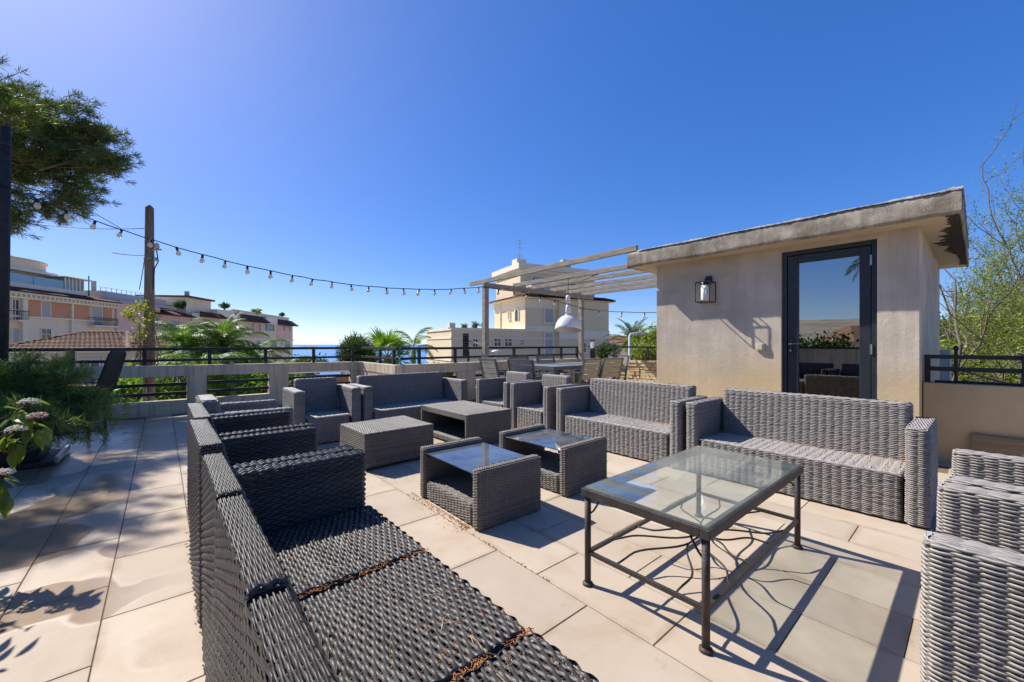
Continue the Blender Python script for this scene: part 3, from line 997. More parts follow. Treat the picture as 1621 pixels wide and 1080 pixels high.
def grey_seat(name, W, label, wk=None, rows=None, seed=0):
    """front at local y = 0, back towards +y"""
    wk = wk or M['wk_grey']
    t = thing(name, label, 'sofa' if W > 1 else 'armchair')
    D, ta, ha, hs, hb = .58, .115, .598, .302, .692
    mats = [wk, M['core']]
    kw = dict(amp=.0044, seg=3, rad=.0048, pitch=.0061, stk=.55, stin=.002)
    a = basket(MB(), -ta / 2, ta / 2, 0, D, .012, ha, along='y', stake=.046, seed=seed, capk=(.0030, .0068, .0050, .046, 0), **kw)
    me = a.mesh('arm', mats, True)
    link('arm', me, t, (-W / 2 + ta / 2, 0, 0)); link('arm', me, t, (W / 2 - ta / 2, 0, 0))
    iw = W - 2 * ta - .004
    s = basket(MB(), -iw / 2, iw / 2, .012, .52, .012, hs, along='y', stake=.053, seed=seed + 1, capk=(.0004, .0062, .0050, .06, .0016), **kw)
    s.build('seat', mats, t, True)
    b = basket(MB(), -iw / 2, iw / 2, .435, .565, hs - .02, hb, along='x', stake=.053, cr=.03, tr=.028, seed=seed + 2, **kw)
    b.warp(lean(.43, hs, hb, .035))
    b.build('backrest', mats, t, True)
    return t

# grey row on the right (facing -X): front at X = 3.41
RX = 3.41
sofa = grey_seat('wicker_sofa', 1.485, 'long grey wicker sofa nearest the hut door, right of the glass table', seed=1)
sofa.location = (RX, .925, 0); sofa.rotation_euler = (0, 0, -PI / 2 + R(-.6))
sofa['group'] = 'grey wicker two seat sofas'
dup(sofa, (RX - .005, 2.435, 0), -PI / 2, 'grey wicker sofa in the right row, behind the second glass topped wicker table', 'grey wicker two seat sofas')
dup(sofa, (2.53, 4.70, 0), R(.3), 'grey wicker sofa at the far end, back against the far parapet', 'grey wicker two seat sofas')
arm = grey_seat('wicker_armchair', .715, 'small grey wicker armchair at the far end, left of the far sofa', seed=9)
arm.location = (1.41, 4.70, 0)
GA = 'grey wicker armchairs'
arm['group'] = GA
dup(arm, (RX + .01, 4.39, 0), -PI / 2 + R(.8), 'farthest grey wicker armchair of the right row, beside the pergola post', GA)
dup(arm, (RX, 3.635, 0), -PI / 2, 'second grey wicker armchair of the right row, between far armchair and sofa', GA)
dup(arm, (.80, 3.90, 0), PI / 2, 'grey wicker armchair at the far end of the left dark row', GA)
dup(arm, (1.83, .10, 0), PI, 'grey wicker armchair in the bottom right corner, nearest the camera', GA)
dup(arm, (2.565, .085, 0), PI, 'grey wicker armchair at the right edge, behind the nearest one', GA)

# charcoal modular row on the left (facing +X): front at X = .72
DK = dict(stk=.5, pitch=.0112, stake=.0295, amp=.0046, rad=.0054, cr=.016, tr=.016, seg=3, jit=.0007)
def wedge(yb, depth, top, z0, z1):
    """back rest: outer face (y = yb + depth) stays, inner face slopes back above the seat"""
    def f(V):
        V = V.copy()
        t = np.clip((V[:, 2] - z0) / (z1 - z0), 0, 1)
        k = 1 - t * (1 - top / depth)
        V[:, 1] = yb + depth - (yb + depth - V[:, 1]) * k
        return V
    return f

def dark_sofa():
    t = thing('wicker_sofa', 'charcoal wicker modular sofa in the left foreground, littered with pine needles', 'sofa', (.72, 0, 0), PI / 2)
    mats = [M['wk_dark'], M['core']]
    mw = .5335
    s = basket(MB(), -mw / 2, mw / 2, 0, .435, .012, .373, along='x', **DK)
    ms = s.mesh('seat', mats, True)
    b = basket(MB(), -mw / 2, mw / 2, .42, .615, .012, .708, along='x', **{**DK, 'pitch': .0125, 'rad': .0062, 'stake': .0345, 'tr': .020})
    b.warp(wedge(.42, .195, .064, .33, .708))
    mb_ = b.mesh('backrest', mats, True)
    for k in range(4):
        x = 1.822 - mw / 2 - .0005 - k * (mw + .0015)
        link('seat', ms, t, (x, (0, .004, -.003, .002)[k], 0))
        link('backrest', mb_, t, (x, (0, .006, .012, .01)[k], 0))
    a = basket(MB(), -.052, .052, 0, .54, .012, .607, along='y', **DK)
    ma = a.mesh('arm', mats, True)
    link('arm', ma, t, (1.877, .005, 0)); link('arm', ma, t, (-.39, 0, 0))
    return t
dark_sofa()

def dark_chair():
    t = thing('wicker_armchair', 'charcoal wicker armchair directly behind the foreground sofa arm', 'armchair', (.71, 2.30, 0), PI / 2, 'charcoal wicker armchairs')
    mats = [M['wk_dark'], M['core']]
    W, ta = .735, .105
    kw = dict(DK)
    a = basket(MB(), -ta / 2, ta / 2, 0, .54, .012, .604, along='y', **kw).mesh('arm', mats, True)
    link('arm', a, t, (-W / 2 + ta / 2, 0, 0)); link('arm', a, t, (W / 2 - ta / 2, 0, 0))
    iw = W - 2 * ta - .004
    basket(MB(), -iw / 2, iw / 2, .004, .435, .012, .36, along='x', **kw).build('seat', mats, t, True)
    b = basket(MB(), -W / 2 + .004, W / 2 - .004, .42, .605, .012, .712, along='x', **kw)
    b.warp(wedge(.42, .185, .08, .33, .712))
    b.build('backrest', mats, t, True)
    return t
dc = dark_chair()
dup(dc, (.73, 3.055, 0), PI / 2, 'charcoal wicker armchair between the other charcoal one and the grey one', 'charcoal wicker armchairs')

# wicker side tables with glass
def glass_wicker_table(label, seed):
    t = thing('wicker_table', label, 'table', group='grey wicker tables with blue reflecting glass')
    w, L, h, ts = .52, .755, .362, .085
    mats = [M['wk_table'], M['core']]
    kw = dict(pitch=.0080, stake=.026, amp=.0034, rad=.0046, cr=.02, tr=.024)
    a = basket(MB(), -w / 2, w / 2, -ts / 2, ts / 2, .008, h, along='y', seed=seed, **{**kw, 'pitch': .0084}).mesh('side_panel', mats, True)
    link('side_panel', a, t, (0, -L / 2 + ts / 2, 0)); link('side_panel', a, t, (0, L / 2 - ts / 2, 0))
    basket(MB(), -w / 2 + .012, w / 2 - .012, -L / 2 + ts + .002, L / 2 - ts - .002, .008, .132, along='y', seed=seed + 4, **{**kw, 'stake': .04}).build('base', mats, t, True)
    MB().box(-w / 2 + .012, w / 2 - .012, -L / 2 + ts - .012, L / 2 - ts + .012, h - .040, h - .034).build('glass_top', m_glass('tinted_table_glass', (.10, .12, .14), ior=2.5, dust_sheen=.20, dust_sheen_col=(.46, .52, .60), dscale=5), t)  # blue-grey film colour stands in for pale sky reflected in the glass
    for y in (-L / 2 + ts + .004, L / 2 - ts - .004):
        MB().box(-w / 2 + .014, w / 2 - .014, y - .008, y + .008, h - .06, h - .041).build('glass_support', M['core'], t)
    return t
gt = glass_wicker_table('nearer grey wicker table with blue reflecting glass, left of the steel table', 3)
gt.location = (1.660, 2.275, 0); gt.rotation_euler = (0, 0, R(-1.0))
dup(gt, (2.430, 2.305, 0), R(2.0), 'second grey wicker glass table, between the nearer one and the right sofas', 'grey wicker tables with blue reflecting glass')

# solid charcoal coffee table
def t1():
    t = thing('wicker_table', 'solid charcoal wicker coffee table in front of the far armchair', 'table', (1.655, 3.765, 0), R(1))
    basket(MB(), -.345, .345, -.315, .315, .03, .328, pitch=.0095, stake=.030, amp=.0036, rad=.0052, cr=.012, tr=.012, along='y').build('body', [M['wk_fine'], M['core']], t, True)
    m = MB()
    for x in (-.3, .3):
        for y in (-.27, .27): m.box(x - .02, x + .02, y - .02, y + .02, 0, .05)
    m.build('feet', M['black'], t)
t1()
# open fronted taupe table
def t2():
    t = thing('wicker_table', 'taupe wicker table with open front and shelf, before the far sofa', 'table', (2.71, 3.98, 0), R(.5))
    kw = dict(pitch=.0066, stake=.016, amp=.0022, rad=.0038, cr=.008, tr=.008)
    mats = [M['wk_fine'], M['core']]
    w, L, h = .63, .98, .36
    basket(MB(), -w/2, w/2, -L/2, L/2, h - .062, h, along='y', **kw).build('top', mats, t, True)
    a = basket(MB(), -w/2, w/2, -.02, .02, .01, h - .064, along='x', **kw).mesh('side_panel', mats, True)
    link('side_panel', a, t, (0, -L/2 + .022, 0)); link('side_panel', a, t, (0, L/2 - .022, 0))
    basket(MB(), w/2 - .04, w/2, -L/2 + .044, L/2 - .044, .01, h - .064, along='y', **kw).build('rear_panel', mats, t, True)
    basket(MB(), -w/2 + .01, w/2 - .042, -L/2 + .044, L/2 - .044, .02, .07, along='y', **kw).build('shelf', mats, t, True)
t2()

# steel and glass coffee table
def steel_table():
    cx, cy = 2.035, .905
    t = thing('coffee_table', 'weathered steel coffee table with dusty glass top and wavy ray stretchers', 'table', (cx, cy, 0))
    w, l, h = 1.165, .575, .442          # along X, along Y
    m = M['rust']
    f = MB(); fr = .036
    z0, z1 = h - .036, h
    f.box(-w/2, w/2, -l/2, -l/2 + fr, z0, z1); f.box(-w/2, w/2, l/2 - fr, l/2, z0, z1)
    f.box(-w/2, -w/2 + fr, -l/2 + fr, l/2 - fr, z0, z1); f.box(w/2 - fr, w/2, -l/2 + fr, l/2 - fr, z0, z1)
    f.build('top_frame', m, t, bevel=.002)
    MB().box(-w/2 + .012, w/2 - .012, -l/2 + .012, l/2 - .012, h + .001, h + .008).build('glass_top', m_glass('dusty_clear_glass', (.94, .965, .95), ior=1.5, dust_sheen=.15, dust_sheen_col=(.50, .56, .50), dscale=3.5), t)
    legs = [(-w/2 + .022, -l/2 + .022), (w/2 - .022, -l/2 + .022), (w/2 - .022, l/2 - .022), (-w/2 + .022, l/2 - .022)]
    for (x, y) in legs:
        lg = MB().tube([(x, y, .0), (x, y, z0)], .0145, 10).build('leg', m, t, True)
        MB().tube([(x, y, .0), (x, y, .010), (x, y, .016)], [.024, .024, .016], 12).build('foot', m, lg)
        sx, sy = (-1 if x > 0 else 1), (-1 if y > 0 else 1)
        MB().tube([(x, y + sy * .004, z0 - .085), (x + sx * .004, y + sy * .03, z0 - .06), (x + sx * .004, y + sy * .055, z0 - .02), (x + sx * .004, y + sy * .06, z0)], .0045, 6).build('brace', m, t, True)
    zs = .150
    for i in range(4):
        a, b = legs[i], legs[(i + 1) % 4]
        MB().bar((a[0], a[1], zs), (b[0], b[1], zs), .016, .016).build('stretcher', m, t)
    for i in range(4):                         # upper apron bars
        pass
    rng = random.Random(2)
    W2, L2 = w/2 - .022, l/2 - .022
    targets = [(-W2, -.15), (-W2, .12), (-W2 * .62, -L2), (-W2 * .2, -L2), (W2 * .28, -L2), (W2 * .68, -L2), (W2, -.1), (W2, .14), (W2 * .6, L2), (W2 * .15, L2), (-W2 * .3, L2), (-W2 * .7, L2)]
    for i, (x, y) in enumerate(targets):
        pts = []
        n = 16
        L = math.hypot(x, y); ux, uy = x / L, y / L
        am = (.022 + .012 * rng.random()) * (1 if i % 2 else -1)
        for k in range(n):
            s = k / (n - 1)
            o = am * math.sin(s * 2 * PI) * min(1, 3 * (1 - s) + .15) 
            pts.append((ux * L * (.04 + .96 * s) - uy * o, uy * L * (.04 + .96 * s) + ux * o, zs + .004 * math.sin(s * PI)))
        MB().tube(pts, .0046, 6).build('wavy_rod', m, t, True)
    MB().lathe([(0, -.008), (.024, -.006), (.026, 0), (.024, .006), (0, .008)], 14, (0, 0, zs)).build('hub', m, t, True)
steel_table()

# fallen pine needles and scales
def litter():
    rng = np.random.RandomState(11)
    m = m_leaf('dry_pine_litter', (.34, .10, .025), (.50, .22, .07), .1, .8, 30, .8)
    def bits(mb, P, ln, wd):
        n = len(P)
        a = rng.rand(n) * 2 * PI
        l = ln * (.5 + rng.rand(n)); w = wd * (.6 + .8 * rng.rand(n))
        dx = np.stack([np.cos(a), np.sin(a), (rng.rand(n) - .5) * .5], -1) * l[:, None] / 2
        dy = np.stack([-np.sin(a), np.cos(a), np.zeros(n)], -1) * w[:, None] / 2
        V = np.stack([P - dx - dy, P + dx - dy, P + dx + dy, P - dx + dy], 1)
        up = np.array([0, 0, 1.0]) * (w * .6)[:, None]
        top = P + up
        V = np.concatenate([V, top[:, None]], 1)
        i = np.arange(n)[:, None] * 5
        T = np.concatenate([i + np.array([[0, 1, 4]]), i + np.array([[1, 2, 4]]), i + np.array([[2, 3, 4]]), i + np.array([[3, 0, 4]])], 0)
        mb.add(V.reshape(-1, 3), t=T)
    mb = MB()
    for ys, n in ((1.2875, 330), (.7525, 480)):
        x = .30 + .42 * rng.rand(n)
        x = x[(np.sin(x * 37 + ys) + np.sin(x * 91) * .7 + rng.randn(n) * .6) > .15]; n = len(x)
        bits(mb, np.stack([x, ys + rng.randn(n) * .0065, .364 + rng.rand(n) * .008], -1), .010, .0026)
    n = 300
    bits(mb, np.stack([.31 + .4 * rng.rand(n), .4 + 1.35 * rng.rand(n), np.full(n, .3745)], -1), .007, .0032)
    tag(mb.build('pine_litter', m), 'orange dry pine litter on the charcoal sofa seats', 'litter', kind='stuff')
    # single dry needles lying across the weave
    mb = MB()
    for i in range(70):
        x, y, a, l = .33 + .36 * rng.rand(), .45 + 1.2 * rng.rand(), rng.rand() * 2 * PI, .03 + .03 * rng.rand()
        c = rng.randn() * .3
        pts = [(x + math.cos(a + c * s) * l * s, y + math.sin(a + c * s) * l * s, .377 + .004 * s) for s in (0, .5, 1)]
        mb.tube(pts, .0007, 3, cap=False)
    tag(mb.build('dry_needles', m_plain('straw_needles', (.5, .36, .18), (.4, .25, .1), 20, .7)), 'straw coloured dry needles on the charcoal sofa seats', 'litter', kind='stuff')
    mb = MB()
    n = 520
    y = np.clip(2.0 + .75 * rng.rand(n) ** 1.6, 1.88, 2.75)
    bits(mb, np.stack([1.405 - np.abs(rng.randn(n)) * .02 * (1 + (rng.rand(n) < .2) * 2) + (y - 2.3) * .01, y, np.full(n, .0015)], -1), .008, .0026)
    n = 60
    bits(mb, np.stack([1.36 + rng.randn(n) * .004, 1.3 + 1.5 * rng.rand(n), np.full(n, .001)], -1), .010, .004)
    n = 30
    bits(mb, np.stack([.108 + rng.randn(n) * .005, .9 + 2.2 * rng.rand(n), np.full(n, .002)], -1), .010, .004)
    tag(mb.build('floor_litter', m), 'brown plant litter on the tiles along the nearer wicker glass table', 'litter', kind='stuff')
    mb = MB()
    n = 160
    bits(mb, np.stack([3.80 + rng.rand(n) * .08 , .33 + rng.rand(n) ** 2 * .7, np.full(n, .306)], -1), .010, .004)
    bits(mb, np.stack([3.78 + rng.rand(n) * .08 , 1.85 + rng.rand(n) ** 2 * .5, np.full(n, .306)], -1), .010, .004)
    tag(mb.build('seat_litter', m), 'small brown leaf bits on the right grey sofa seats', 'litter', kind='stuff')
litter()
# ---------------------------------------------------------------- pergola
def pergola():
    t = thing('pergola', 'weathered timber pergola of thin beams between posts and the hut', 'pergola', (4.93, 6.5, 0))
    m = M['wood_grey']
    for i, x in enumerate((0, 3.0)):
        MB().box(x - .05, x + .05, -.05, .05, 0, 2.24).build('post', m, t, bevel=.005)
    MB().box(-.06, 3.45, -.035, .035, 2.241, 2.335).build('cross_beam', m, t, bevel=.004)
    for i, x in enumerate((.03, .87, 1.40, 2.05, 2.62, 3.2)):
        y1 = -3.42 if i == 0 else -3.572
        a, b = (x, .58 if i == 0 else .14, 2.375 if i else 2.372), (x, y1, 2.375 if i else 2.427)
        if i: a, b = (x, .14, 2.377), (x, y1, 2.377)
        MB().bar(a, b, .048, .082).build('rafter', m, t, bevel=.004)
    MB().tube([(.9, -2.1, 2.34), (.95, -1.7, 2.27), (1.1, -1.2, 2.30), (1.25, -.8, 2.36)], .006, 6).build('loose_wire', M['black'], t, True)
pergola()

# ---------------------------------------------------------------- poles
def left_pole():
    t = thing('light_pole', 'dark slim pole at the left edge carrying the string lights', 'pole', (-1.52, 8.12, 0))
    MB().tube([(-.03, .02, -.01), (.0, .0, 2.0), (.02, -.01, 3.86)], [.062, .058, .052], 16).build('shaft', M['rail'], t, True)
    MB().tube([(.02, -.01, 3.62), (.02, -.01, 3.65)], .060, 16).build('collar', M['rail'], t)
    MB().tube([(.04, -.03, 3.6), (.03, -.03, 3.95), (-.04, .02, 4.05), (-.12, .1, 3.95), (-.13, .1, 3.3)], .008, 6).build('cable_loop', M['black'], t, True)
left_pole()

def utility_pole():
    b = rd(-7.68, 8.55)
    t = thing('utility_pole', 'wooden utility pole with wires rising beyond the left parapet', 'pole', (b.x, b.y, 0))
    m = m_plain('pole_timber', (.24, .185, .125), (.13, .095, .06), 6, .9, 0, .5, 30, stretch=(6, 6, .5))
    MB().tube([(0, 0, -5.3), (0, 0, 0), (.01, 0, 2.5), (.01, 0, 3.98), (.01, 0, 4.05)], [.125, .105, .085, .075, .02], 14).build('shaft', m, t, True)
    for z in (.9, 1.75, 2.9):
        MB().tube([(0, 0, z), (0, 0, z + .012)], .098 if z < 1 else .09, 14).build('band', M['steel'], t)
    u = rd(1, 0).normalized()
    ins = MB()
    ins.bar(u * .05 + Vector((0, 0, 3.1)), u * .26 + Vector((0, 0, 3.1)), .03, .03)
    ins.lathe([(0, -.05), (.035, -.05), (.045, 0), (.035, .05), (.015, .07), (0, .07)], 10, (u.x * .17, u.y * .17, 3.17))
    ins.lathe([(0, -.04), (.03, -.04), (.03, .03), (0, .04)], 10, (u.x * .14, u.y * .14, 2.9))
    ins.build('insulator', M['concrete'], t, True)
    w = MB()
    w.tube([u * .16 + Vector((0, 0, 3.1)), u * .2 + Vector((0, 0, 2.85)), u * .12 + Vector((0, 0, 2.7)), u * .08 + Vector((0, 0, 2.2))], .012, 6)
    w.tube([u * -.08 + Vector((0, 0, 3.0)), u * -.12 + Vector((0, 0, 2.7)), u * -.2 + Vector((0, 0, 2.25))], .008, 6)
    w.build('drop_cable', M['black'], t, True)
    def wire(a, b, sag, r=.007):
        pts = [a.lerp(b, s) - Vector((0, 0, sag * 4 * s * (1 - s))) for s in np.linspace(0, 1, 16)]
        return MB().tube(pts, r, 5)
    base = Vector((b.x, b.y, 0))
    wire(u * -.06 + Vector((0, 0, 3.55)), rd(-11.5, 9.3, 3.95) - base, .08).build('wire', M['black'], t, True)
    wire(u * -.06 + Vector((0, 0, 2.98)), rd(-8.22, 8.3, 2.98) - base, .02).build('wire', M['black'], t, True)
utility_pole()

# ---------------------------------------------------------------- string lights
def m_bulb():
    m, nt, out = new_mat('bulb_glass')
    tr = nd(nt, 'ShaderNodeBsdfTransparent'); tr.inputs[0].default_value = (.86, .82, .70, 1)
    p = nt.nodes.new('ShaderNodeBsdfPrincipled')
    p.inputs['Base Color'].default_value = (.86, .76, .54, 1); p.inputs['Roughness'].default_value = .12
    ms = nt.nodes.new('ShaderNodeMixShader'); ms.inputs[0].default_value = .62
    nt.links.new(tr.outputs[0], ms.inputs[1]); nt.links.new(p.outputs[0], ms.inputs[2])
    nt.links.new(ms.outputs[0], out.inputs['Surface'])
    return m
M['bulb'] = m_bulb()
sock = MB().lathe([(0, .012), (.016, .012), (.018, 0), (.017, -.034), (.021, -.036), (.021, -.046), (0, -.046)], 10).mesh('socket', M['black'], True)
bulb_me = MB().lathe([(.014, -.046), (.018, -.055), (.031, -.075), (.036, -.095), (.033, -.112), (.020, -.126), (.0, -.130)], 12).mesh('bulb', M['bulb'], True)

def string_lights(name, label, paths, bulbs):
    """paths: list of (a, b, sag); bulbs: list of (path index, list of s)"""
    t = thing(name, label, 'string lights', paths[0][0])
    o = Vector(paths[0][0])
    rng = random.Random(7)
    pts = []
    def at(i, s):
        a, b, sag = paths[i]
        return Vector(a).lerp(Vector(b), s) - Vector((0, 0, sag * 4 * s * (1 - s))) - o
    for i in range(len(paths)):
        for s in np.linspace(0, 1, 40 if (Vector(paths[i][0]) - Vector(paths[i][1])).length > 2 else 8):
            p = at(i, s)
            if pts and (p - pts[-1]).length < 1e-3: continue
            pts.append(p + Vector((0, 0, rng.uniform(-.006, .006))))
    MB().tube(pts, .0075, 6).build('cable', M['black'], t, True)
    for i, ss in bulbs:
        for s in ss:
            p = at(i, s)
            k = link('socket', sock, t, p + Vector((0, 0, -.010)), (rng.uniform(-.3, .3), rng.uniform(-.3, .3), 0), (rng.uniform(.82, .95),) * 3)
            link('bulb', bulb_me, k)
    return t

PA = Vector((-1.50, 8.06, 3.10)); PB = Vector((4.86, 6.44, 2.245))
L1 = []
def solve_s(px, a, b):
    """place of a bulb along a span from where it is seen"""
    lo, hi = 0, 1
    for _ in range(40):
        m_ = (lo + hi) / 2
        p = a.lerp(b, m_)
        if proj(p.x, p.y, p.z)[0] < px: lo = m_
        else: hi = m_
    return (lo + hi) / 2
ss1 = [solve_s(p, PA, PB) for p in (57, 104, 150, 192, 239, 279, 320, 356, 391, 428, 462, 494, 525, 555, 583, 611, 638, 663, 687, 714, 734, 757)]
string_lights('string_lights', 'string of clear bulbs sagging from the left pole to the pergola', [(PA, PB, .47)], [(0, ss1)])
c0, c1, c2, c3 = PB, Vector((5.9, 6.44, 2.23)), Vector((7.95, 6.42, 1.98)), Vector((8.2, 2.96, 1.80))
string_lights('string_lights', 'string of clear bulbs hung under the pergola towards the hut', [(c0, c1, .02), (c1, c2, .0), (c2, c3, .10)],
              [(0, (.35, .75)), (1, (.06, .25, .48, .70, .92)), (2, (.12, .30, .46, .61, .74))])
string_lights('string_lights', 'stub of the string lights passing the pole out of frame to the left', [(PA, Vector((-2.6, 7.3, 3.25)), .06)], [(0, (.06, .22, .6))])
t = thing('guy_wire', 'thin straight support wire running from the left pole down to the bulb string', 'wire', (0, 0, 0))
MB().tube([Vector((-1.5, 8.08, 3.42)), PA.lerp(PB, .17) - Vector((0, 0, .47 * 4 * .141 - .01))], .004, 5).build('strand', M['rail'], t)

# ---------------------------------------------------------------- pendant lamp
def pendant():
    p = (5.72, 5.0, 0)
    t = thing('pendant_lamp', 'white enamel industrial pendant lamp hanging over the dining table', 'lamp', (p[0], p[1], 0))
    z = 1.36
    q = MB().lathe([(.245, .0), (.25, .008), (.245, .05), (.23, .12), (.195, .19), (.14, .245), (.085, .27), (.07, .30), (.0, .305)], 32, (0, 0, 0)).lathe([(.238, .004), (.234, .05), (.22, .11), (.185, .18), (.13, .23), (.0, .26)], 32, (0, 0, 0))
    o = q.build('shade', M['white_paint'], t, True, loc=(0, 0, z)); o.rotation_euler = (R(-6), R(10), 0)
    s = MB().lathe([(.0, .30), (.045, .30), (.05, .34), (.042, .42), (.035, .46), (.0, .46)], 20).build('lamp_neck', M['white_paint'], t, True, loc=(-.015, -.01, z + .01))
    MB().lathe([(.0, .50), (.042, .50), (.042, .62), (.025, .65), (0, .65)], 20).build('canopy', M['white_paint'], t, True, loc=(-.015, -.01, z))
    MB().tube([(-.015, -.01, z + .45), (-.015, -.01, z + .6)], .007, 6).build('cord', M['black'], t)
    MB().tube([(-.015, -.01, z + .64), (-.02, -.02, 2.33)], .006, 6).build('chain', M['black'], t)
    MB().tube([(.2, -.02, z + .15), (.28, -.04, z + .19), (.33, -.05, z + .18)], .012, 6).build('reflector_clip', M['steel'], t)
pendant()

# ---------------------------------------------------------------- dining set
M['slat'] = m_plain('grey_green_slats', (.30, .285, .235), (.22, .205, .165), 9, .6, stretch=(6, 1, 1), island=.2)
M['alu'] = m_plain('anthracite_aluminium', (.075, .08, .08), (.11, .115, .115), 8, .45)
def dining_chair(label):
    t = thing('dining_chair', label, 'chair', group='slatted dining chairs')
    m = M['alu']
    w, d, hs, hb = .47, .45, .43, .865
    for sx in (-1, 1):
        MB().bar((sx * w/2, .02, 0), (sx * w/2, .02, .62), .03, .03).build('leg', m, t)
        MB().bar((sx * w/2, d + .04, 0), (sx * w/2, d - .02, hs), .03, .03).build('leg', m, t)
        MB().bar((sx * w/2, d - .02, hs), (sx * w/2, d + .09, hb), .03, .03).build('back_post', m, t)
        MB().bar((sx * w/2, -.0, .635), (sx * w/2, d + .02, .645), .045, .025).build('armrest', m, t)
    for k in range(5):
        MB().box(-w/2 + .016, w/2 - .016, .005 + k * .085, .08 + k * .085, hs - .02, hs).build('seat_slat', M['slat'], t)
    for k in range(4):
        z = hs + .10 + k * .087; y = d - .02 + .11 * (z - hs) / (hb - hs)
        MB().hexa([(-w/2 + .016, y - .01, z), (w/2 - .016, y - .01, z), (w/2 - .016, y + .01, z), (-w/2 + .016, y + .01, z),
                   (-w/2 + .016, y + .008, z + .079), (w/2 - .016, y + .008, z + .079), (w/2 - .016, y + .028, z + .079), (-w/2 + .016, y + .028, z + .079)]).build('back_slat', M['slat'], t)
    MB().bar((-w/2, d + .085, hb - .01), (w/2, d + .085, hb - .01), .025, .025).build('top_bar', m, t)
    return t
def dining():
    tx, ty = 5.66, 4.92
    t = thing('dining_table', 'long grey slatted dining table under the pergola', 'table', (tx, ty, 0))
    L, w, h = 1.75, .86, .735
    for k in range(9):
        y = -w/2 + .04 + k * (w - .08) / 9
        MB().box(-L/2 + .04, L/2 - .04, y, y + (w - .08) / 9 - .006, h - .022, h).build('top_slat', m_plain('slate_top', (.27, .29, .285), (.20, .215, .21), 6, .35) if k == 0 else bpy.data.materials['slate_top'], t)
    f = MB()
    f.box(-L/2, L/2, -w/2, -w/2 + .04, h - .06, h); f.box(-L/2, L/2, w/2 - .04, w/2, h - .06, h)
    f.box(-L/2, -L/2 + .04, -w/2 + .04, w/2 - .04, h - .06, h); f.box(L/2 - .04, L/2, -w/2 + .04, w/2 - .04, h - .06, h)
    f.build('apron', M['alu'], t)
    for sx in (-1, 1):
        for sy in (-1, 1):
            x, y = sx * (L/2 - .035), sy * (w/2 - .035)
            MB().box(x - .03, x + .03, y - .03, y + .03, 0, h - .061).build('leg', M['alu'], t)
    G = 'slatted dining chairs'
    c = dining_chair('dining chair at the left end of the table, its slatted back lit, nearest the armchairs')
    c.location = (4.62, 4.60, 0); c.rotation_euler = (0, 0, PI / 2 + R(8))
    # copies: local front is -y; rz 0 faces -Y
    dup(c, (5.25, 4.62, 0), PI + R(3), 'dining chair on the near side of the table, left of the two with lit slats', G)
    dup(c, (5.86, 4.60, 0), PI - R(5), 'dining chair on the near side of the table, right one beside the stone wall', G)
    dup(c, (4.62, 5.28, 0), PI / 2 - R(6), 'shaded dining chair at the far left corner of the table', G)
    dup(c, (5.25, 5.30, 0), R(2), 'dark backed dining chair on the far side, left of the pendant lamp', G)
    dup(c, (5.95, 5.32, 0), R(-3), 'dining chair on the far side of the table under the pendant lamp', G)
    dup(c, (6.72, 4.95, 0), -PI / 2, 'pale dining chair at the right end of the table', G)
dining()

def lantern_post():
    p = rd(1.62, 8.15)
    t = thing('garden_lantern', 'slim dark lantern post with glass head behind the dining table', 'lamp', (p.x, p.y, 0))
    MB().lathe([(0, 0), (.11, 0), (.11, .02), (.03, .05), (.03, .06)], 16).build('foot', M['rail'], t, True)
    MB().box(-.032, .032, -.032, .032, .05, 1.02).build('post', M['rail'], t, bevel=.004)
    MB().box(-.028, .028, -.028, .028, 1.021, 1.16).build('glass_head', m_plain('opal_glass', (.7, .69, .62), None, 5, .25), t)
    MB().box(-.036, .036, -.036, .036, 1.161, 1.185).build('cap', M['rail'], t)
lantern_post()

# ---------------------------------------------------------------- objects beyond the parapet
def white_lamp_arm():
    p = rd(3.55, 12.2)
    t = thing('shower_pole', 'white angled pipe pole standing beyond the stone wall railing', 'pole', (p.x, p.y, -5))
    u = rd(1, 0).normalized()
    MB().tube([(0, 0, 0), (0, 0, 6.35), tuple(u * .03 + Vector((0, 0, 6.4))), tuple(u * .4 + Vector((0, 0, 6.45)))], .035, 10).build('pipe', M['white_paint'], t, True)
    MB().lathe([(0, .03), (.03, .03), (.11, 0), (0, -.005)], 14, (u.x * .4, u.y * .4, 6.4)).build('shower_head', M['white_paint'], t, True)
white_lamp_arm()

def signal():
    p = rd(-2.05, 19.0)
    t = thing('traffic_signal', 'black traffic signal head in front of the pale villa wing', 'traffic light', (p.x, p.y, -5))
    u = rd(1, 0).normalized(); n = rd(0, -1).normalized(); up = Vector((0, 0, 1))
    MB().tube([(0, 0, 0), (0, 0, 5.75)], .05, 10).build('post', M['rail'], t)
    h = MB().bar(u * -.12 + up * 5.55, u * -.12 + up * 6.6, .26, .24, up=tuple(n)).build('head', M['black'], t)
    for z in (5.75, 6.08, 6.41):
        c = u * -.12 + n * .14 + up * z
        MB().sphere(tuple(c), .09, 10, 6).build('lens', m_plain('dark_lens', (.03, .03, .03), None, 5, .15) if z < 5.8 else bpy.data.materials['dark_lens'], h, True)
        MB().bar(u * -.12 + n * .12 + up * (z + .11), u * -.12 + n * .34 + up * (z + .08), .22, .02).build('visor', M['black'], h)
    MB().tube([u * .0 + up * 6.25, u * .55 + up * 6.1, u * 1.25 + up * 5.78], .035, 8).build('arm', M['white_paint'], t, True)
signal()
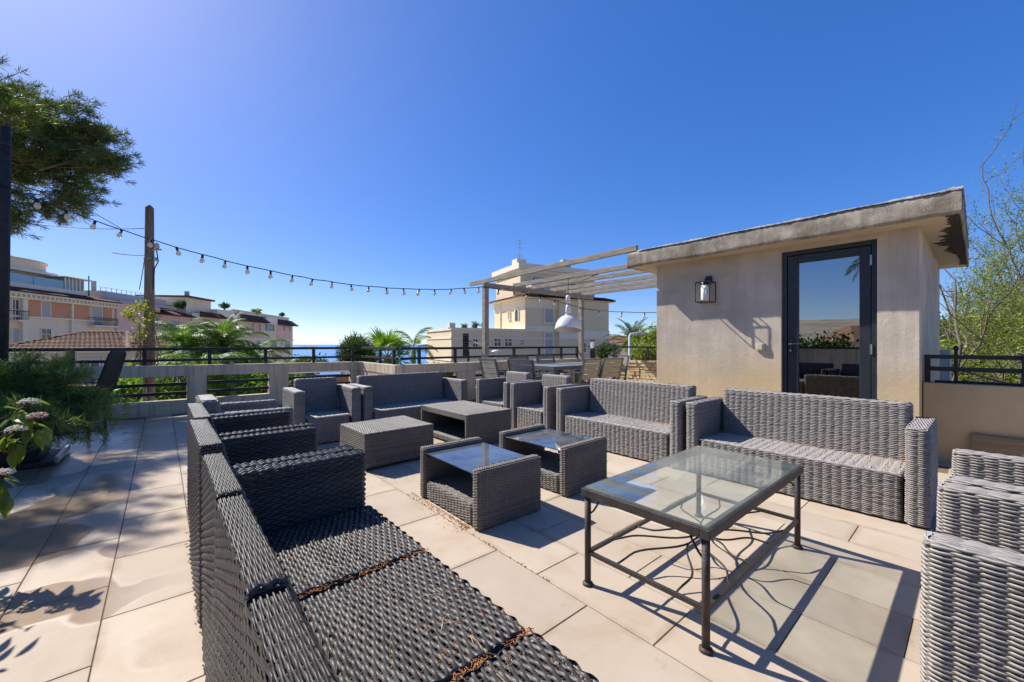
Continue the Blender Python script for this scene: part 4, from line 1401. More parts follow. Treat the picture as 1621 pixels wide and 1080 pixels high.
def lamp2():
    p = rd(-.72, 18.2)
    t = thing('street_lamp', 'small white street lamp beside the pergola post', 'lamp', (p.x, p.y, -5))
    MB().tube([(0, 0, 0), (0, 0, 5.75)], .04, 10).build('post', M['white_paint'], t)
    MB().lathe([(0, .10), (.1, .09), (.22, .03), (.22, 0), (0, -.02)], 16, (0, 0, 5.75)).build('lamp_head', M['white_paint'], t, True)
lamp2()

# white table with crates on the roof next door, seen through the parapet opening
def white_table():
    p = Vector((2.75, 9.9, 0))
    t = thing('garden_table', 'white topped garden table on the next roof, seen through the parapet opening', 'table', p, R(-12))
    MB().box(-.85, .62, -.4, .4, .47, .505).build('table_top', M['white_paint'], t, bevel=.006)
    for x in (-.75, .5):
        for y in (-.33, .33): MB().box(x - .03, x + .03, y - .03, y + .03, -.3, .469).build('leg', M['white_paint'], t)
    c = thing('wooden_crate', 'brown plank crate standing below the white garden table', 'crate', (2.9, 9.75, -.3), R(-12))
    for k in range(5): MB().box(-.55, .45, -.3, .3, k * .14, k * .14 + .128).build('plank', M['wood_board'], c)
    tag(MB().box(-1.2, 5.6, 8.85, 12.0, -.6, -.305).build('next_roof', M['concrete']), 'flat concrete roof of the neighbouring house', 'roof', kind='structure')
    b = thing('paper_bundle', 'small crumpled white bundle on the garden table', 'bundle', (2.35, 9.9, .506))
    rng = random.Random(1)
    mb = MB()
    for i in range(7): mb.sphere((rng.uniform(-.12, .12), rng.uniform(-.08, .08), .035), rng.uniform(.03, .05), 7, 5, (1.3, 1, .8))
    mb.build('sheets', M['white_paint'], b)
white_table()

# black moulded chair behind the shrub
def black_chair():
    p = Vector((-.72, 7.29, 0))
    t = thing('patio_chair', 'black moulded chair with tilted rounded back behind the potted shrub', 'chair', p, R(-112))
    m = m_plain('black_resin', (.016, .016, .014), (.026, .025, .022), 6, .7)
    # shell: seat then back, with thickness
    prof = [(-.40, .46), (-.2, .44), (.0, .43), (.12, .45), (.19, .55), (.25, .75), (.31, .97), (.325, 1.02)]
    n = len(prof); W = [.18, .19, .2, .2, .195, .19, .18, .155]
    v = []
    for o in (0, .022):
        for (y, z), w in zip(prof, W):
            for s in (-1, -.9, 0, .9, 1):
                edge = .02 if abs(s) == 1 else 0
                v.append((s * w, y + o * .8, z - o * .6 - edge * .3))
    q = []
    for layer in (0, 1):
        b = layer * n * 5
        for i in range(n - 1):
            for j in range(4):
                f = (b + i*5 + j, b + i*5 + j + 1, b + (i+1)*5 + j + 1, b + (i+1)*5 + j)
                q.append(f if layer == 0 else f[::-1])
    B = n * 5
    for i in range(n - 1):
        q.append((i*5, (i+1)*5, B + (i+1)*5, B + i*5)); q.append((i*5 + 4, B + i*5 + 4, B + (i+1)*5 + 4, (i+1)*5 + 4))
    for j in range(4):
        q.append((j, B + j, B + j + 1, j + 1)); e = (n-1)*5
        q.append((e + j, e + j + 1, B + e + j + 1, B + e + j))
    MB().add(v, q).build('shell', m, t, True)
    for x in (-.16, .16):
        for y in (-.34, .12): MB().tube([(x, y, 0), (x * .95, y, .44)], .016, 8).build('leg', M['black'], t)
black_chair()
# ---------------------------------------------------------------- foliage tools
def rand_dirs(rng, n):
    v = rng.randn(n, 3)
    return v / np.linalg.norm(v, axis=1)[:, None]

def leaf_quads(mb, P, D, U, L, W, m=0, fold=.0):
    """pointed leaves: base P, direction D, side U"""
    n = len(P)
    L = np.broadcast_to(L, n)[:, None]; W = np.broadcast_to(W, n)[:, None]
    Nn = np.cross(D, U)
    a = P; b = P + D * L * .45 + U * W / 2 + Nn * W * fold; c = P + D * L; d = P + D * L * .45 - U * W / 2 + Nn * W * fold
    V = np.stack([a, b, c, d], 1).reshape(-1, 3)
    q = np.arange(4 * n).reshape(n, 4)
    mb.add(V, q, m=m)

def side(rng, D):
    s = np.cross(D, rand_dirs(rng, len(D)))
    return s / (np.linalg.norm(s, axis=1)[:, None] + 1e-9)

def cloud(rng, n, lobes):
    """points inside a union of ellipsoids, denser to the rim"""
    out = []
    w = np.array([l[1][0] * l[1][1] * l[1][2] for l in lobes]); w = w ** .75; w /= w.sum()
    for (c, r), k in zip(lobes, (w * n).astype(int) + 1):
        d = rand_dirs(rng, k) * (rng.rand(k, 1) ** .42)
        out.append(np.array(c) + d * np.array(r))
    return np.vstack(out)

def clumpy(rng, mb, lobes, clumps, per, clump_r, L, W, up=.3):
    C = cloud(rng, clumps, lobes)
    P = np.repeat(C, per, 0) + rng.randn(len(C) * per, 3) * clump_r
    D = rand_dirs(rng, len(P)); D[:, 2] += up; D /= np.linalg.norm(D, axis=1)[:, None]
    leaf_quads(mb, P, D, side(rng, D), L * (.6 + .8 * rng.rand(len(P))), W * (.7 + .6 * rng.rand(len(P))))
    return C

M['bark'] = m_plain('grey_bark', (.16, .125, .095), (.08, .062, .048), 9, .95, 0, .6, 40)
M['pine'] = m_leaf('pine_needles_green', (.045, .072, .018), (.15, .19, .05), .35, .55, 1.0, .45)
M['palm'] = m_leaf('palm_leaf', (.085, .17, .02), (.23, .33, .045), .4, .5, 1.0, .6, .3)
M['palm_dk'] = m_leaf('dark_palm_leaf', (.035, .065, .018), (.10, .14, .04), .3, .5, 1.0, .6, .3)
M['shrub'] = m_leaf('shrub_leaf', (.095, .145, .042), (.28, .33, .10), .42, .5, 2.0, .5)
M['green'] = m_leaf('spring_leaf', (.11, .16, .022), (.28, .31, .06), .4, .5, .6, .6)
M['hedge'] = m_leaf('hedge_leaf', (.028, .060, .012), (.085, .13, .025), .25, .5, .5, .5)

# ---------------------------------------------------------------- the pine at the left
def pine():
    rng = np.random.RandomState(21)
    base = Vector((-5.2, 11.2, -5.0))
    t = thing('pine_tree', 'dark green umbrella pine leaning over the top left corner', 'tree', base)
    b = np.array(base)
    trunk = [(-5.2, 11.2, -5.2), (-5.1, 11.0, -2), (-4.9, 10.9, 1.0), (-4.6, 10.8, 3.0), (-4.2, 10.8, 4.6), (-3.9, 10.9, 5.6)]
    mb = MB().tube([np.array(p) - b for p in trunk], [.32, .28, .24, .2, .15, .08], 10)
    ends = [(-3.1, 11.9, 5.0), (-2.6, 12.2, 4.5), (-3.0, 11.6, 4.1), (-3.2, 12.2, 5.9), (-4.4, 12.3, 5.7), (-4.2, 9.6, 5.2), (-3.1, 10.0, 5.3), (-4.8, 11.9, 4.3), (-3.2, 9.0, 5.0), (-2.7, 11.0, 5.4), (-4.6, 11.0, 6.6), (-5.9, 10.4, 5.6), (-3.6, 8.2, 5.3)]
    for i, e in enumerate(ends):
        s = np.array(trunk[3 + i % 3]); e = np.array(e)
        mid = (s + e) / 2 + np.array([0, 0, -.25 + .3 * rng.rand()])
        mb.tube([s - b, mid - b, e - b], [.09, .055, .02], 6)
        for k in range(5):
            q = mid + (e - mid) * rng.rand(); r_ = q + rng.randn(3) * np.array([.5, .5, .25])
            mb.tube([q - b, r_ - b], [.022, .007], 4)
    mb.build('trunk', M['bark'], t, True)
    def L(px, py, d, rx, rz):
        r = (px - 810) / 640 * d
        p = rd(r, d, EYE + (545 - py) / 640 * d)
        return (tuple(p), (rx, rx, rz))
    lobes = [L(70, 245, 7.6, .85, .70), L(105, 225, 7.9, .62, .52), L(95, 205, 7.6, .50, .40), L(20, 175, 7.7, .62, .48), L(140, 258, 7.6, .48, .26), L(60, 262, 7.4, .62, .36), L(158, 262, 7.6, .24, .15), L(110, 318, 7.5, .42, .22), L(40, 330, 7.4, .5, .27), L(-40, 250, 7.4, .8, .6), L(150, 316, 7.6, .18, .12), L(-60, 330, 7.2, .7, .35),
             L(-140, 200, 7.0, .9, .55), L(-240, 230, 6.4, .95, .5), L(-360, 240, 6.0, .9, .45), L(-420, 140, 6.2, .9, .5), L(-560, 170, 5.6, .8, .4), L(-200, 120, 6.8, .9, .5), L(150, 210, 7.7, .3, .25), ((-2.4, 9.0, 5.0), (.7, .8, .3)), ((-2.8, 9.9, 5.2), (.8, .8, .3)), ((-2.1, 9.9, 4.8), (.5, .6, .25)), ((-3.3, 9.0, 4.6), (.7, .7, .3)), ((-2.6, 8.1, 4.9), (.6, .5, .25)), L(120, 165, 7.8, .22, .2), L(15, 350, 7.3, .3, .16)]
    C0 = cloud(rng, 420, lobes)
    C = np.repeat(C0, 13, 0) + rng.randn(len(C0) * 13, 3) * np.array([.12, .12, .075])
    axis = np.array([-4.2, 10.8, 4.4])
    D0 = C - axis; D0 /= np.linalg.norm(D0, axis=1)[:, None]
    D0[:, 2] += .35; D0 /= np.linalg.norm(D0, axis=1)[:, None]
    per = 30
    P = np.repeat(C, per, 0)
    off = rng.rand(len(P), 1)
    Dm = np.repeat(D0, per, 0)
    P = P + Dm * off * .13 + rng.randn(len(P), 3) * .014
    D = Dm * .8 + rand_dirs(rng, len(P)) * .9
    D /= np.linalg.norm(D, axis=1)[:, None]
    cr = MB()
    leaf_quads(cr, P - b, D, side(rng, D), .09 + .05 * rng.rand(len(P)), .0105)
    cr.build('crown', M['pine'], t)
    tw = MB()
    for c in C0[::6]:
        dv = axis - c; dv /= np.linalg.norm(dv)
        m1 = c + dv * .45 + rng.randn(3) * .06; m2 = c + dv * 1.0 + rng.randn(3) * .12 - np.array([0, 0, .1])
        tw.tube([c - b, m1 - b, m2 - b], [.008, .014, .022], 4, cap=False)
    for c, d in zip(C[::3], D0[::3]):
        tw.tube([c - b - d * .16, c - b + d * .12], [.007, .004], 3, cap=False)
    tw.build('twigs', M['bark'], t)
pine()

# ---------------------------------------------------------------- palms
def frond_mesh(name, mat, L, droop, nleaf, leaf, lw, vee=.5, hang=.0, seed=0, rise=.6):
    rng = np.random.RandomState(seed)
    k = 24
    s = np.linspace(0, 1, k)
    ang = rise - droop * s ** 1.3
    dx = np.cos(ang); dz = np.sin(ang)
    x = np.concatenate([[0], np.cumsum(dx[:-1])]) * L / k; z = np.concatenate([[0], np.cumsum(dz[:-1])]) * L / k
    y = .03 * L * np.sin(s * 2.5 + seed)
    R_ = np.stack([x, y, z], -1)
    mb = MB().tube(R_, np.linspace(.018, .004, k) * (L / 2) ** .5, 5, cap=False)
    P, D, U = [], [], []
    for i in range(nleaf):
        u = .12 + .88 * i / nleaf
        f = u * (k - 1); j = min(int(f), k - 2)
        p = R_[j] + (R_[j + 1] - R_[j]) * (f - j)
        T = R_[j + 1] - R_[j]; T /= np.linalg.norm(T)
        Nn = np.array([-T[2], 0, T[0]])
        for sg in (-1, 1):
            dv = T * (.55 + .5 * u) + np.array([0, sg * 1.0, 0]) * (1 - .35 * u) + Nn * (vee * (rng.rand() * .8 + .2) - hang) + rng.randn(3) * .12
            dv[2] -= hang * .8
            dv /= np.linalg.norm(dv)
            P.append(p); D.append(dv); U.append(T - dv * T.dot(dv))
    P, D, U = np.array(P), np.array(D), np.array(U)
    U /= np.linalg.norm(U, axis=1)[:, None]
    uu = np.repeat(np.linspace(.12, 1, nleaf), 2)
    Ls = leaf * (np.sin(np.clip(uu, .05, .97) * PI) ** .5) * (.85 + .3 * rng.rand(len(P)))
    # two-segment leaflets so that tips droop
    W = lw
    mid = P + D * Ls[:, None] * .5
    D2 = D.copy(); D2[:, 2] -= .35 + hang * 1.4; D2 /= np.linalg.norm(D2, axis=1)[:, None]
    tip = mid + D2 * Ls[:, None] * .5
    n = len(P)
    V = np.stack([P - U * W * .3, P + U * W * .3, mid + U * W * .5, mid - U * W * .5, tip + U * W * .06, tip - U * W * .06], 1).reshape(-1, 3)
    i = np.arange(n)[:, None] * 6
    q = np.concatenate([i + np.array([[0, 1, 2, 3]]), i + np.array([[3, 2, 4, 5]])], 0)
    mb.add(V, q)
    return mb.mesh(name, mat)

def feather_palm(loc, top, label, frs, n, seed, trunk_r=.16, lean_=(0, 0), mat='palm', el=(-.5, 1.2), scale=1.0):
    rng = random.Random(seed)
    t = thing('palm_tree', label, 'palm', (loc[0], loc[1], -5.0))
    h = top + 5.0
    k = 10
    pts = [(lean_[0] * (i / k) ** 2, lean_[1] * (i / k) ** 2, -.1 + (h + .1) * i / k) for i in range(k + 1)]
    tm = bpy.data.materials.get('palm_trunk') or m_plain('palm_trunk', (.22, .17, .12), (.11, .085, .06), 8, .95, 0, .8, 25)
    MB().tube(pts, [trunk_r * (1.25 - .35 * i / k) for i in range(k + 1)], 12).build('trunk', tm, t, True)
    for i in range(n):
        a = i * 2.39996 + rng.uniform(-.2, .2)
        f = i / n
        pitch = el[1] + (el[0] - el[1]) * f + rng.uniform(-.12, .12)
        link('frond', frs[i % len(frs)], t, (lean_[0], lean_[1], h - .05 + .12 * (1 - f)), (rng.uniform(-.25, .25), -pitch, a), (scale * rng.uniform(.85, 1.1),) * 3)
    return t

qf = [frond_mesh('frond', M['palm'], 1.9, 1.7, 64, .52, .021, vee=.45, hang=.35, seed=s, rise=.25) for s in (1, 2, 3)]
pf = [frond_mesh('frond', M['palm_dk'], 2.1, 1.15, 72, .36, .019, vee=.55, hang=.05, seed=s, rise=.15) for s in (4, 5, 6)]
def at_px(px, py, d):
    return rd((px - 810) / 640 * d, d, EYE + (545 - py) / 640 * d)
p = at_px(292, 556, 12.0); feather_palm((p.x, p.y), p.z, 'bright green feather palm beside the utility pole', qf, 30, 1, .12, el=(-.35, 1.25), scale=.72)
p = at_px(352, 552, 13.0); feather_palm((p.x, p.y), p.z, 'tall feather palm with upright tips before the pink building', qf + pf[:1], 34, 2, .2, el=(-.4, 1.35), mat='palm', scale=.78)
p = at_px(392, 575, 14.0); feather_palm((p.x, p.y), p.z, 'arching feather palm on the right of the left palm group', qf, 28, 3, .14, el=(-.4, 1.0), scale=.85)
p = at_px(322, 590, 10.8); feather_palm((p.x, p.y), p.z, 'low feather palm seen through the parapet opening', qf, 28, 4, .12, el=(-.5, .9), scale=.75)
p = at_px(440, 596, 13.0); feather_palm((p.x, p.y), p.z, 'low feather palm right of the others, half behind the parapet', qf, 24, 14, .12, el=(-.5, .8), scale=.7)
p = at_px(655, 530, 15.0); feather_palm((p.x, p.y), p.z - .5, 'thin drooping palm right of the fan palm', qf, 9, 5, .07, el=(-.2, 1.1), scale=.62)
p = at_px(1001, 545, 26.0); feather_palm((p.x, p.y), p.z, 'date palm with dark spreading fronds beyond the stone wall', pf, 34, 6, .34, el=(-.35, 1.35), scale=.95)
p = Vector((-7.5, 1.55, 0)); feather_palm((p.x, p.y), 4.3, 'tall palm left of the terrace, mirrored in the door', pf, 20, 8, .25, el=(-.5, 1.2), scale=1.0)

def fan_palm():
    p = at_px(613, 566, 15.5)
    t = thing('palm_tree', 'fan palm with stiff round leaves at the centre left', 'palm', (p.x, p.y, -5))
    h = p.z + 5
    MB().tube([(0, 0, 0), (0, 0, h)], [.2, .16], 10).build('trunk', bpy.data.materials['palm_trunk'], t, True)
    rng = np.random.RandomState(3)
    mb = MB()
    n = 22; S = .55
    mb.tube([(0, 0, 0), (.55, 0, .03)], [.012, .008], 4)
    P = np.repeat(np.array([[.55, 0, .03]]), n, 0)
    a = np.linspace(-2.1, 2.1, n)
    D = np.stack([np.cos(a), np.sin(a), .12 * np.cos(a * 3)], -1); D /= np.linalg.norm(D, axis=1)[:, None]
    U = np.stack([-np.sin(a), np.cos(a), .5 * (np.arange(n) % 2) - .25], -1); U /= np.linalg.norm(U, axis=1)[:, None]
    leaf_quads(mb, P, D, U, S * (.9 + .2 * rng.rand(n)), .05)
    me = mb.mesh('frond', M['palm'])
    r = random.Random(9)
    for i in range(24):
        f = i / 24
        link('frond', me, t, (0, 0, h), (r.uniform(-.3, .3), -(1.35 - 1.75 * f + r.uniform(-.15, .15)), i * 2.4), (r.uniform(1.0, 1.35),) * 3)
fan_palm()

# ---------------------------------------------------------------- trees and bushes beyond the terrace
def bush(px, py, d, rx, rz, label, mat, n=260, per=16, L=.12, W=.05, seed=0, name='bush', base=-5.0):
    rng = np.random.RandomState(seed + 100)
    c = at_px(px, py, d)
    t = thing(name, label, 'bush' if name == 'bush' else 'tree', (c.x, c.y, base))
    cz = c.z - base
    lobes = []
    for i in range(7):
        a = rng.rand() * 6.28
        lobes.append(((math.cos(a) * rx * .5, math.sin(a) * rx * .5, cz + (rng.rand() - .5) * rz), (rx * .6, rx * .6, rz * .55)))
    mb = MB()
    C = clumpy(rng, mb, lobes, n, per, .12 * rx ** .5, L, W)
    mb.build('foliage', mat, t)
    s = MB()
    for k in range(6):
        e = C[rng.randint(len(C))]
        s.tube([(rng.randn() * .05, rng.randn() * .05, 0), (e[0] * .4, e[1] * .4, cz * .55), tuple(e)], [.07, .04, .01], 5)
    s.build('stems', M['bark'], t, True)
    return t
bush(567, 562, 14.5, .55, .6, 'spiky dark bush left of the fan palm', M['hedge'], 330, 16, .3, .03, 1)
bush(640, 604, 16.5, 1.5, .6, 'dark green hedge below the fan palm', M['hedge'], 420, 16, .16, .07, 2)
bush(690, 600, 17, 1.4, .6, 'dark hedge in front of the pale villa wing', M['hedge'], 300, 16, .16, .07, 22)
bush(490, 583, 19, .9, .45, 'small dark bush against the sea', M['hedge'], 200, 14, .15, .07, 3)
bush(230, 640, 9.6, .9, .6, 'bright shrub behind the left parapet opening by the pole', M['palm'], 300, 16, .14, .05, 4)
bush(300, 625, 11.5, 1.3, .8, 'leafy green bush under the left palms', M['palm'], 420, 16, .2, .05, 5)
bush(390, 630, 12.0, 1.3, .7, 'leafy bush seen through the middle parapet opening', M['palm'], 420, 16, .2, .05, 6)
bush(450, 640, 12.5, 1.0, .6, 'dark bush behind the white garden table', M['hedge'], 300, 16, .18, .06, 7)
bush(1030, 540, 24, 1.3, 1.4, 'tall light green bush right of the date palm', M['green'], 260, 14, .25, .09, 8)
bush(1022, 562, 20, .9, .5, 'yellowish low bush behind the stone wall railing', M['green'], 160, 14, .22, .06, 9)
bush(962, 556, 30, .8, .6, 'small bush beside the villa corner', M['hedge'], 120, 14, .25, .1, 10)

# neighbouring slope on the right
bush(1508, 575, 13.5, 1.7, 1.0, 'green bush just right of the hut', M['green'], 520, 16, .14, .06, 11)
bush(1580, 590, 12.5, 1.8, 1.0, 'bright green bush behind the black right railing', M['green'], 560, 16, .14, .06, 12)
bush(1640, 560, 15, 2.2, 1.3, 'large bush at the right picture edge', M['hedge'], 520, 16, .16, .07, 13)
bush(1540, 535, 24, 3.0, 1.5, 'rounded green bush behind the bare tree', M['hedge'], 600, 16, .24, .1, 15)

def bare_tree(px, d, htop, seed, label, spread=1.0, base_shift=0.0):
    rng = np.random.RandomState(seed)
    p = at_px(px, 545, d)
    t = thing('bare_tree', label, 'tree', (p.x, p.y, -5.0))
    mb = MB(); tips = []
    def grow(a, dirv, L, r, lev):
        n = 4
        pts = [a]
        dv = dirv.copy()
        for i in range(n):
            dv = dv + rng.randn(3) * .16 + np.array([.03, -.03, .05]); dv /= np.linalg.norm(dv)
            pts.append(pts[-1] + dv * L / n)
        mb.tube(pts, np.linspace(r, r * .62, n + 1), 6 if lev < 3 else 4, cap=False)
        q_ = pts[-1] + np.array([p.x, p.y, 0])
        if (q_[0] * CA - q_[1] * SA) / (q_[0] * SA + q_[1] * CA) < 1.08 and lev > 0: return
        if lev >= 3: tips.extend(pts[1:])
        if lev >= 6 or r < .004: return
        kids = 3 if lev in (1, 2) else 2 + (rng.rand() < .55)
        for k in range(kids):
            f = 1.0 if k == 0 else .35 + .6 * rng.rand()
            j = f * n; i0 = min(int(j), n - 1)
            s = pts[i0] + (pts[i0 + 1] - pts[i0]) * (j - i0)
            nd_ = dv + rng.randn(3) * (.55 if k else .28) * spread
            nd_[2] += .08
            nd_ /= np.linalg.norm(nd_)
            grow(s, nd_, L * (.78 if k == 0 else .62) * (.85 + .3 * rng.rand()), r * (.68 if k == 0 else .5), lev + 1)
    for i in range(11):
        dv = np.array([rng.randn() * .22 + .15, rng.randn() * .22 - .13, 1.0]); dv /= np.linalg.norm(dv)
        grow(np.array([rng.randn() * .1, rng.randn() * .1, 0]), dv, (htop + 5) * .34, .08, 0)
    mb.build('branches', M['bark'], t, True)
    T = np.array(tips)
    per = 5
    P = np.repeat(T, per, 0) + rng.randn(len(T) * per, 3) * .09
    k = rng.rand(len(P)) < .75
    P = P[k]
    D = rand_dirs(rng, len(P)); 
    lf = MB()
    leaf_quads(lf, P, D, side(rng, D), .06 + .04 * rng.rand(len(P)), .028)
    lf.build('leaves', M['green'], t)
bare_tree(1545, 11.0, 5.2, 31, 'thin bare branched tree close to the hut corner')
bare_tree(1590, 10.5, 5.9, 33, 'bare branched tree with sparse spring leaves right of the hut')
bare_tree(1615, 13.0, 5.6, 37, 'pale leafy bare branched tree standing behind the other bare trees')
bare_tree(1650, 11.5, 6.2, 35, 'bare branched tree cut by the right picture edge')

# ---------------------------------------------------------------- potted shrub and flowering branch
def planter():
    x0, x1, y0, y1 = -1.46, -.74, 5.50, 6.08
    t = thing('plant_pot', 'large dark square planter pot on a tray at the left', 'pot', (-1.1, 5.79, 0))
    m = m_plain('charcoal_pot', (.055, .055, .057), (.04, .04, .042), 4, .55, 0, .1, 60)
    w0, w1, d0, d1, h = .27, .34, .22, .28, .47
    v = [(-w0, -d0, .045), (w0, -d0, .045), (w0, d0, .045), (-w0, d0, .045), (-w1, -d1, h), (w1, -d1, h), (w1, d1, h), (-w1, d1, h)]
    MB().hexa(v).build('pot_body', m, t, bevel=.012)
    f = MB()
    for (a, b, c, d) in ((-w1 - .015, w1 + .015, -d1 - .015, -d1 + .03), (-w1 - .015, w1 + .015, d1 - .03, d1 + .015), (-w1 - .015, -w1 + .03, -d1 + .03, d1 - .03), (w1 - .03, w1 + .015, -d1 + .03, d1 - .03)):
        f.box(a, b, c, d, h + .001, h + .035)
    f.build('rim', m, t)
    MB().box(-.36, .36, -.31, .30, .004, .042).build('tray', m, t, bevel=.006)
    MB().box(.368, .392, -.30, .32, .02, .075).build('tray_edge', M['steel'], t)
    MB().box(-w1 + .03, w1 - .03, -d1 + .03, d1 - .03, h - .03, h + .012).build('soil', m_plain('soil', (.05, .035, .022), None, 20, 1), t)
    # shrub
    rng = np.random.RandomState(17)
    s = thing('potted_shrub', 'feathery dark green shrub spilling out of the square planter', 'shrub', (-1.1, 5.79, .48))
    b = np.array([-1.1, 5.79, .48])
    def L(px, py, d, rx, rz):
        p = at_px(px, py, d); return (tuple(np.array(p) - b), (rx, rx, rz))
    lobes = [L(60, 603, 3.75, 0.22, 0.15), L(105, 618, 3.80, 0.22, 0.17), L(40, 648, 3.60, 0.25, 0.17), L(100, 652, 3.65, 0.24, 0.16), L(130, 636, 3.90, 0.16, 0.13), L(148, 652, 3.90, 0.11, 0.08), L(125, 676, 3.75, 0.13, 0.08), L(10, 608, 3.70, 0.24, 0.20), L(80, 582, 3.80, 0.13, 0.09), L(115, 688, 3.55, 0.13, 0.05), L(-40, 630, 3.60, 0.26, 0.26), L(25, 584, 3.70, 0.14, 0.10), L(20, 655, 3.30, 0.16, 0.09), L(70, 672, 3.30, 0.16, 0.08), L(-5, 672, 3.25, 0.15, 0.07), L(160, 640, 4.00, 0.07, 0.05), L(60, 690, 3.25, 0.10, 0.04)]
    ends = cloud(rng, 150, lobes)
    pts_, dirs_, st = [], [], MB()
    for e in ends:
        k0 = np.array([rng.randn() * .07, rng.randn() * .07, -.02])
        e = e * (1 + .18 * rng.rand())
        mid = k0 * .45 + e * .55 + np.array([0, 0, .06 + .06 * rng.rand()]) + rng.randn(3) * .03
        st.tube([k0, mid, e], [.006, .004, .0015], 4)
        for q in np.linspace(.35, 1.0, 9):
            c_ = (1 - q) ** 2 * k0 + 2 * q * (1 - q) * mid + q * q * e
            tg = 2 * (1 - q) * (mid - k0) + 2 * q * (e - mid)
            pts_.append(c_ + rng.randn(3) * .02); dirs_.append(tg / np.linalg.norm(tg))
    C = np.array(pts_); D0 = np.array(dirs_)
    per = 26
    P = np.repeat(C, per, 0); Dm = np.repeat(D0, per, 0)
    P = P + Dm * rng.rand(len(P), 1) * .05 + rng.randn(len(P), 3) * .010
    D = Dm * .7 + rand_dirs(rng, len(P)) * .8; D /= np.linalg.norm(D, axis=1)[:, None]
    mb = MB()
    leaf_quads(mb, P, D, side(rng, D), .06 + .045 * rng.rand(len(P)), .0062)
    mb.build('foliage', M['shrub'], s)
    st.build('stems', M['bark'], s, True)
planter()

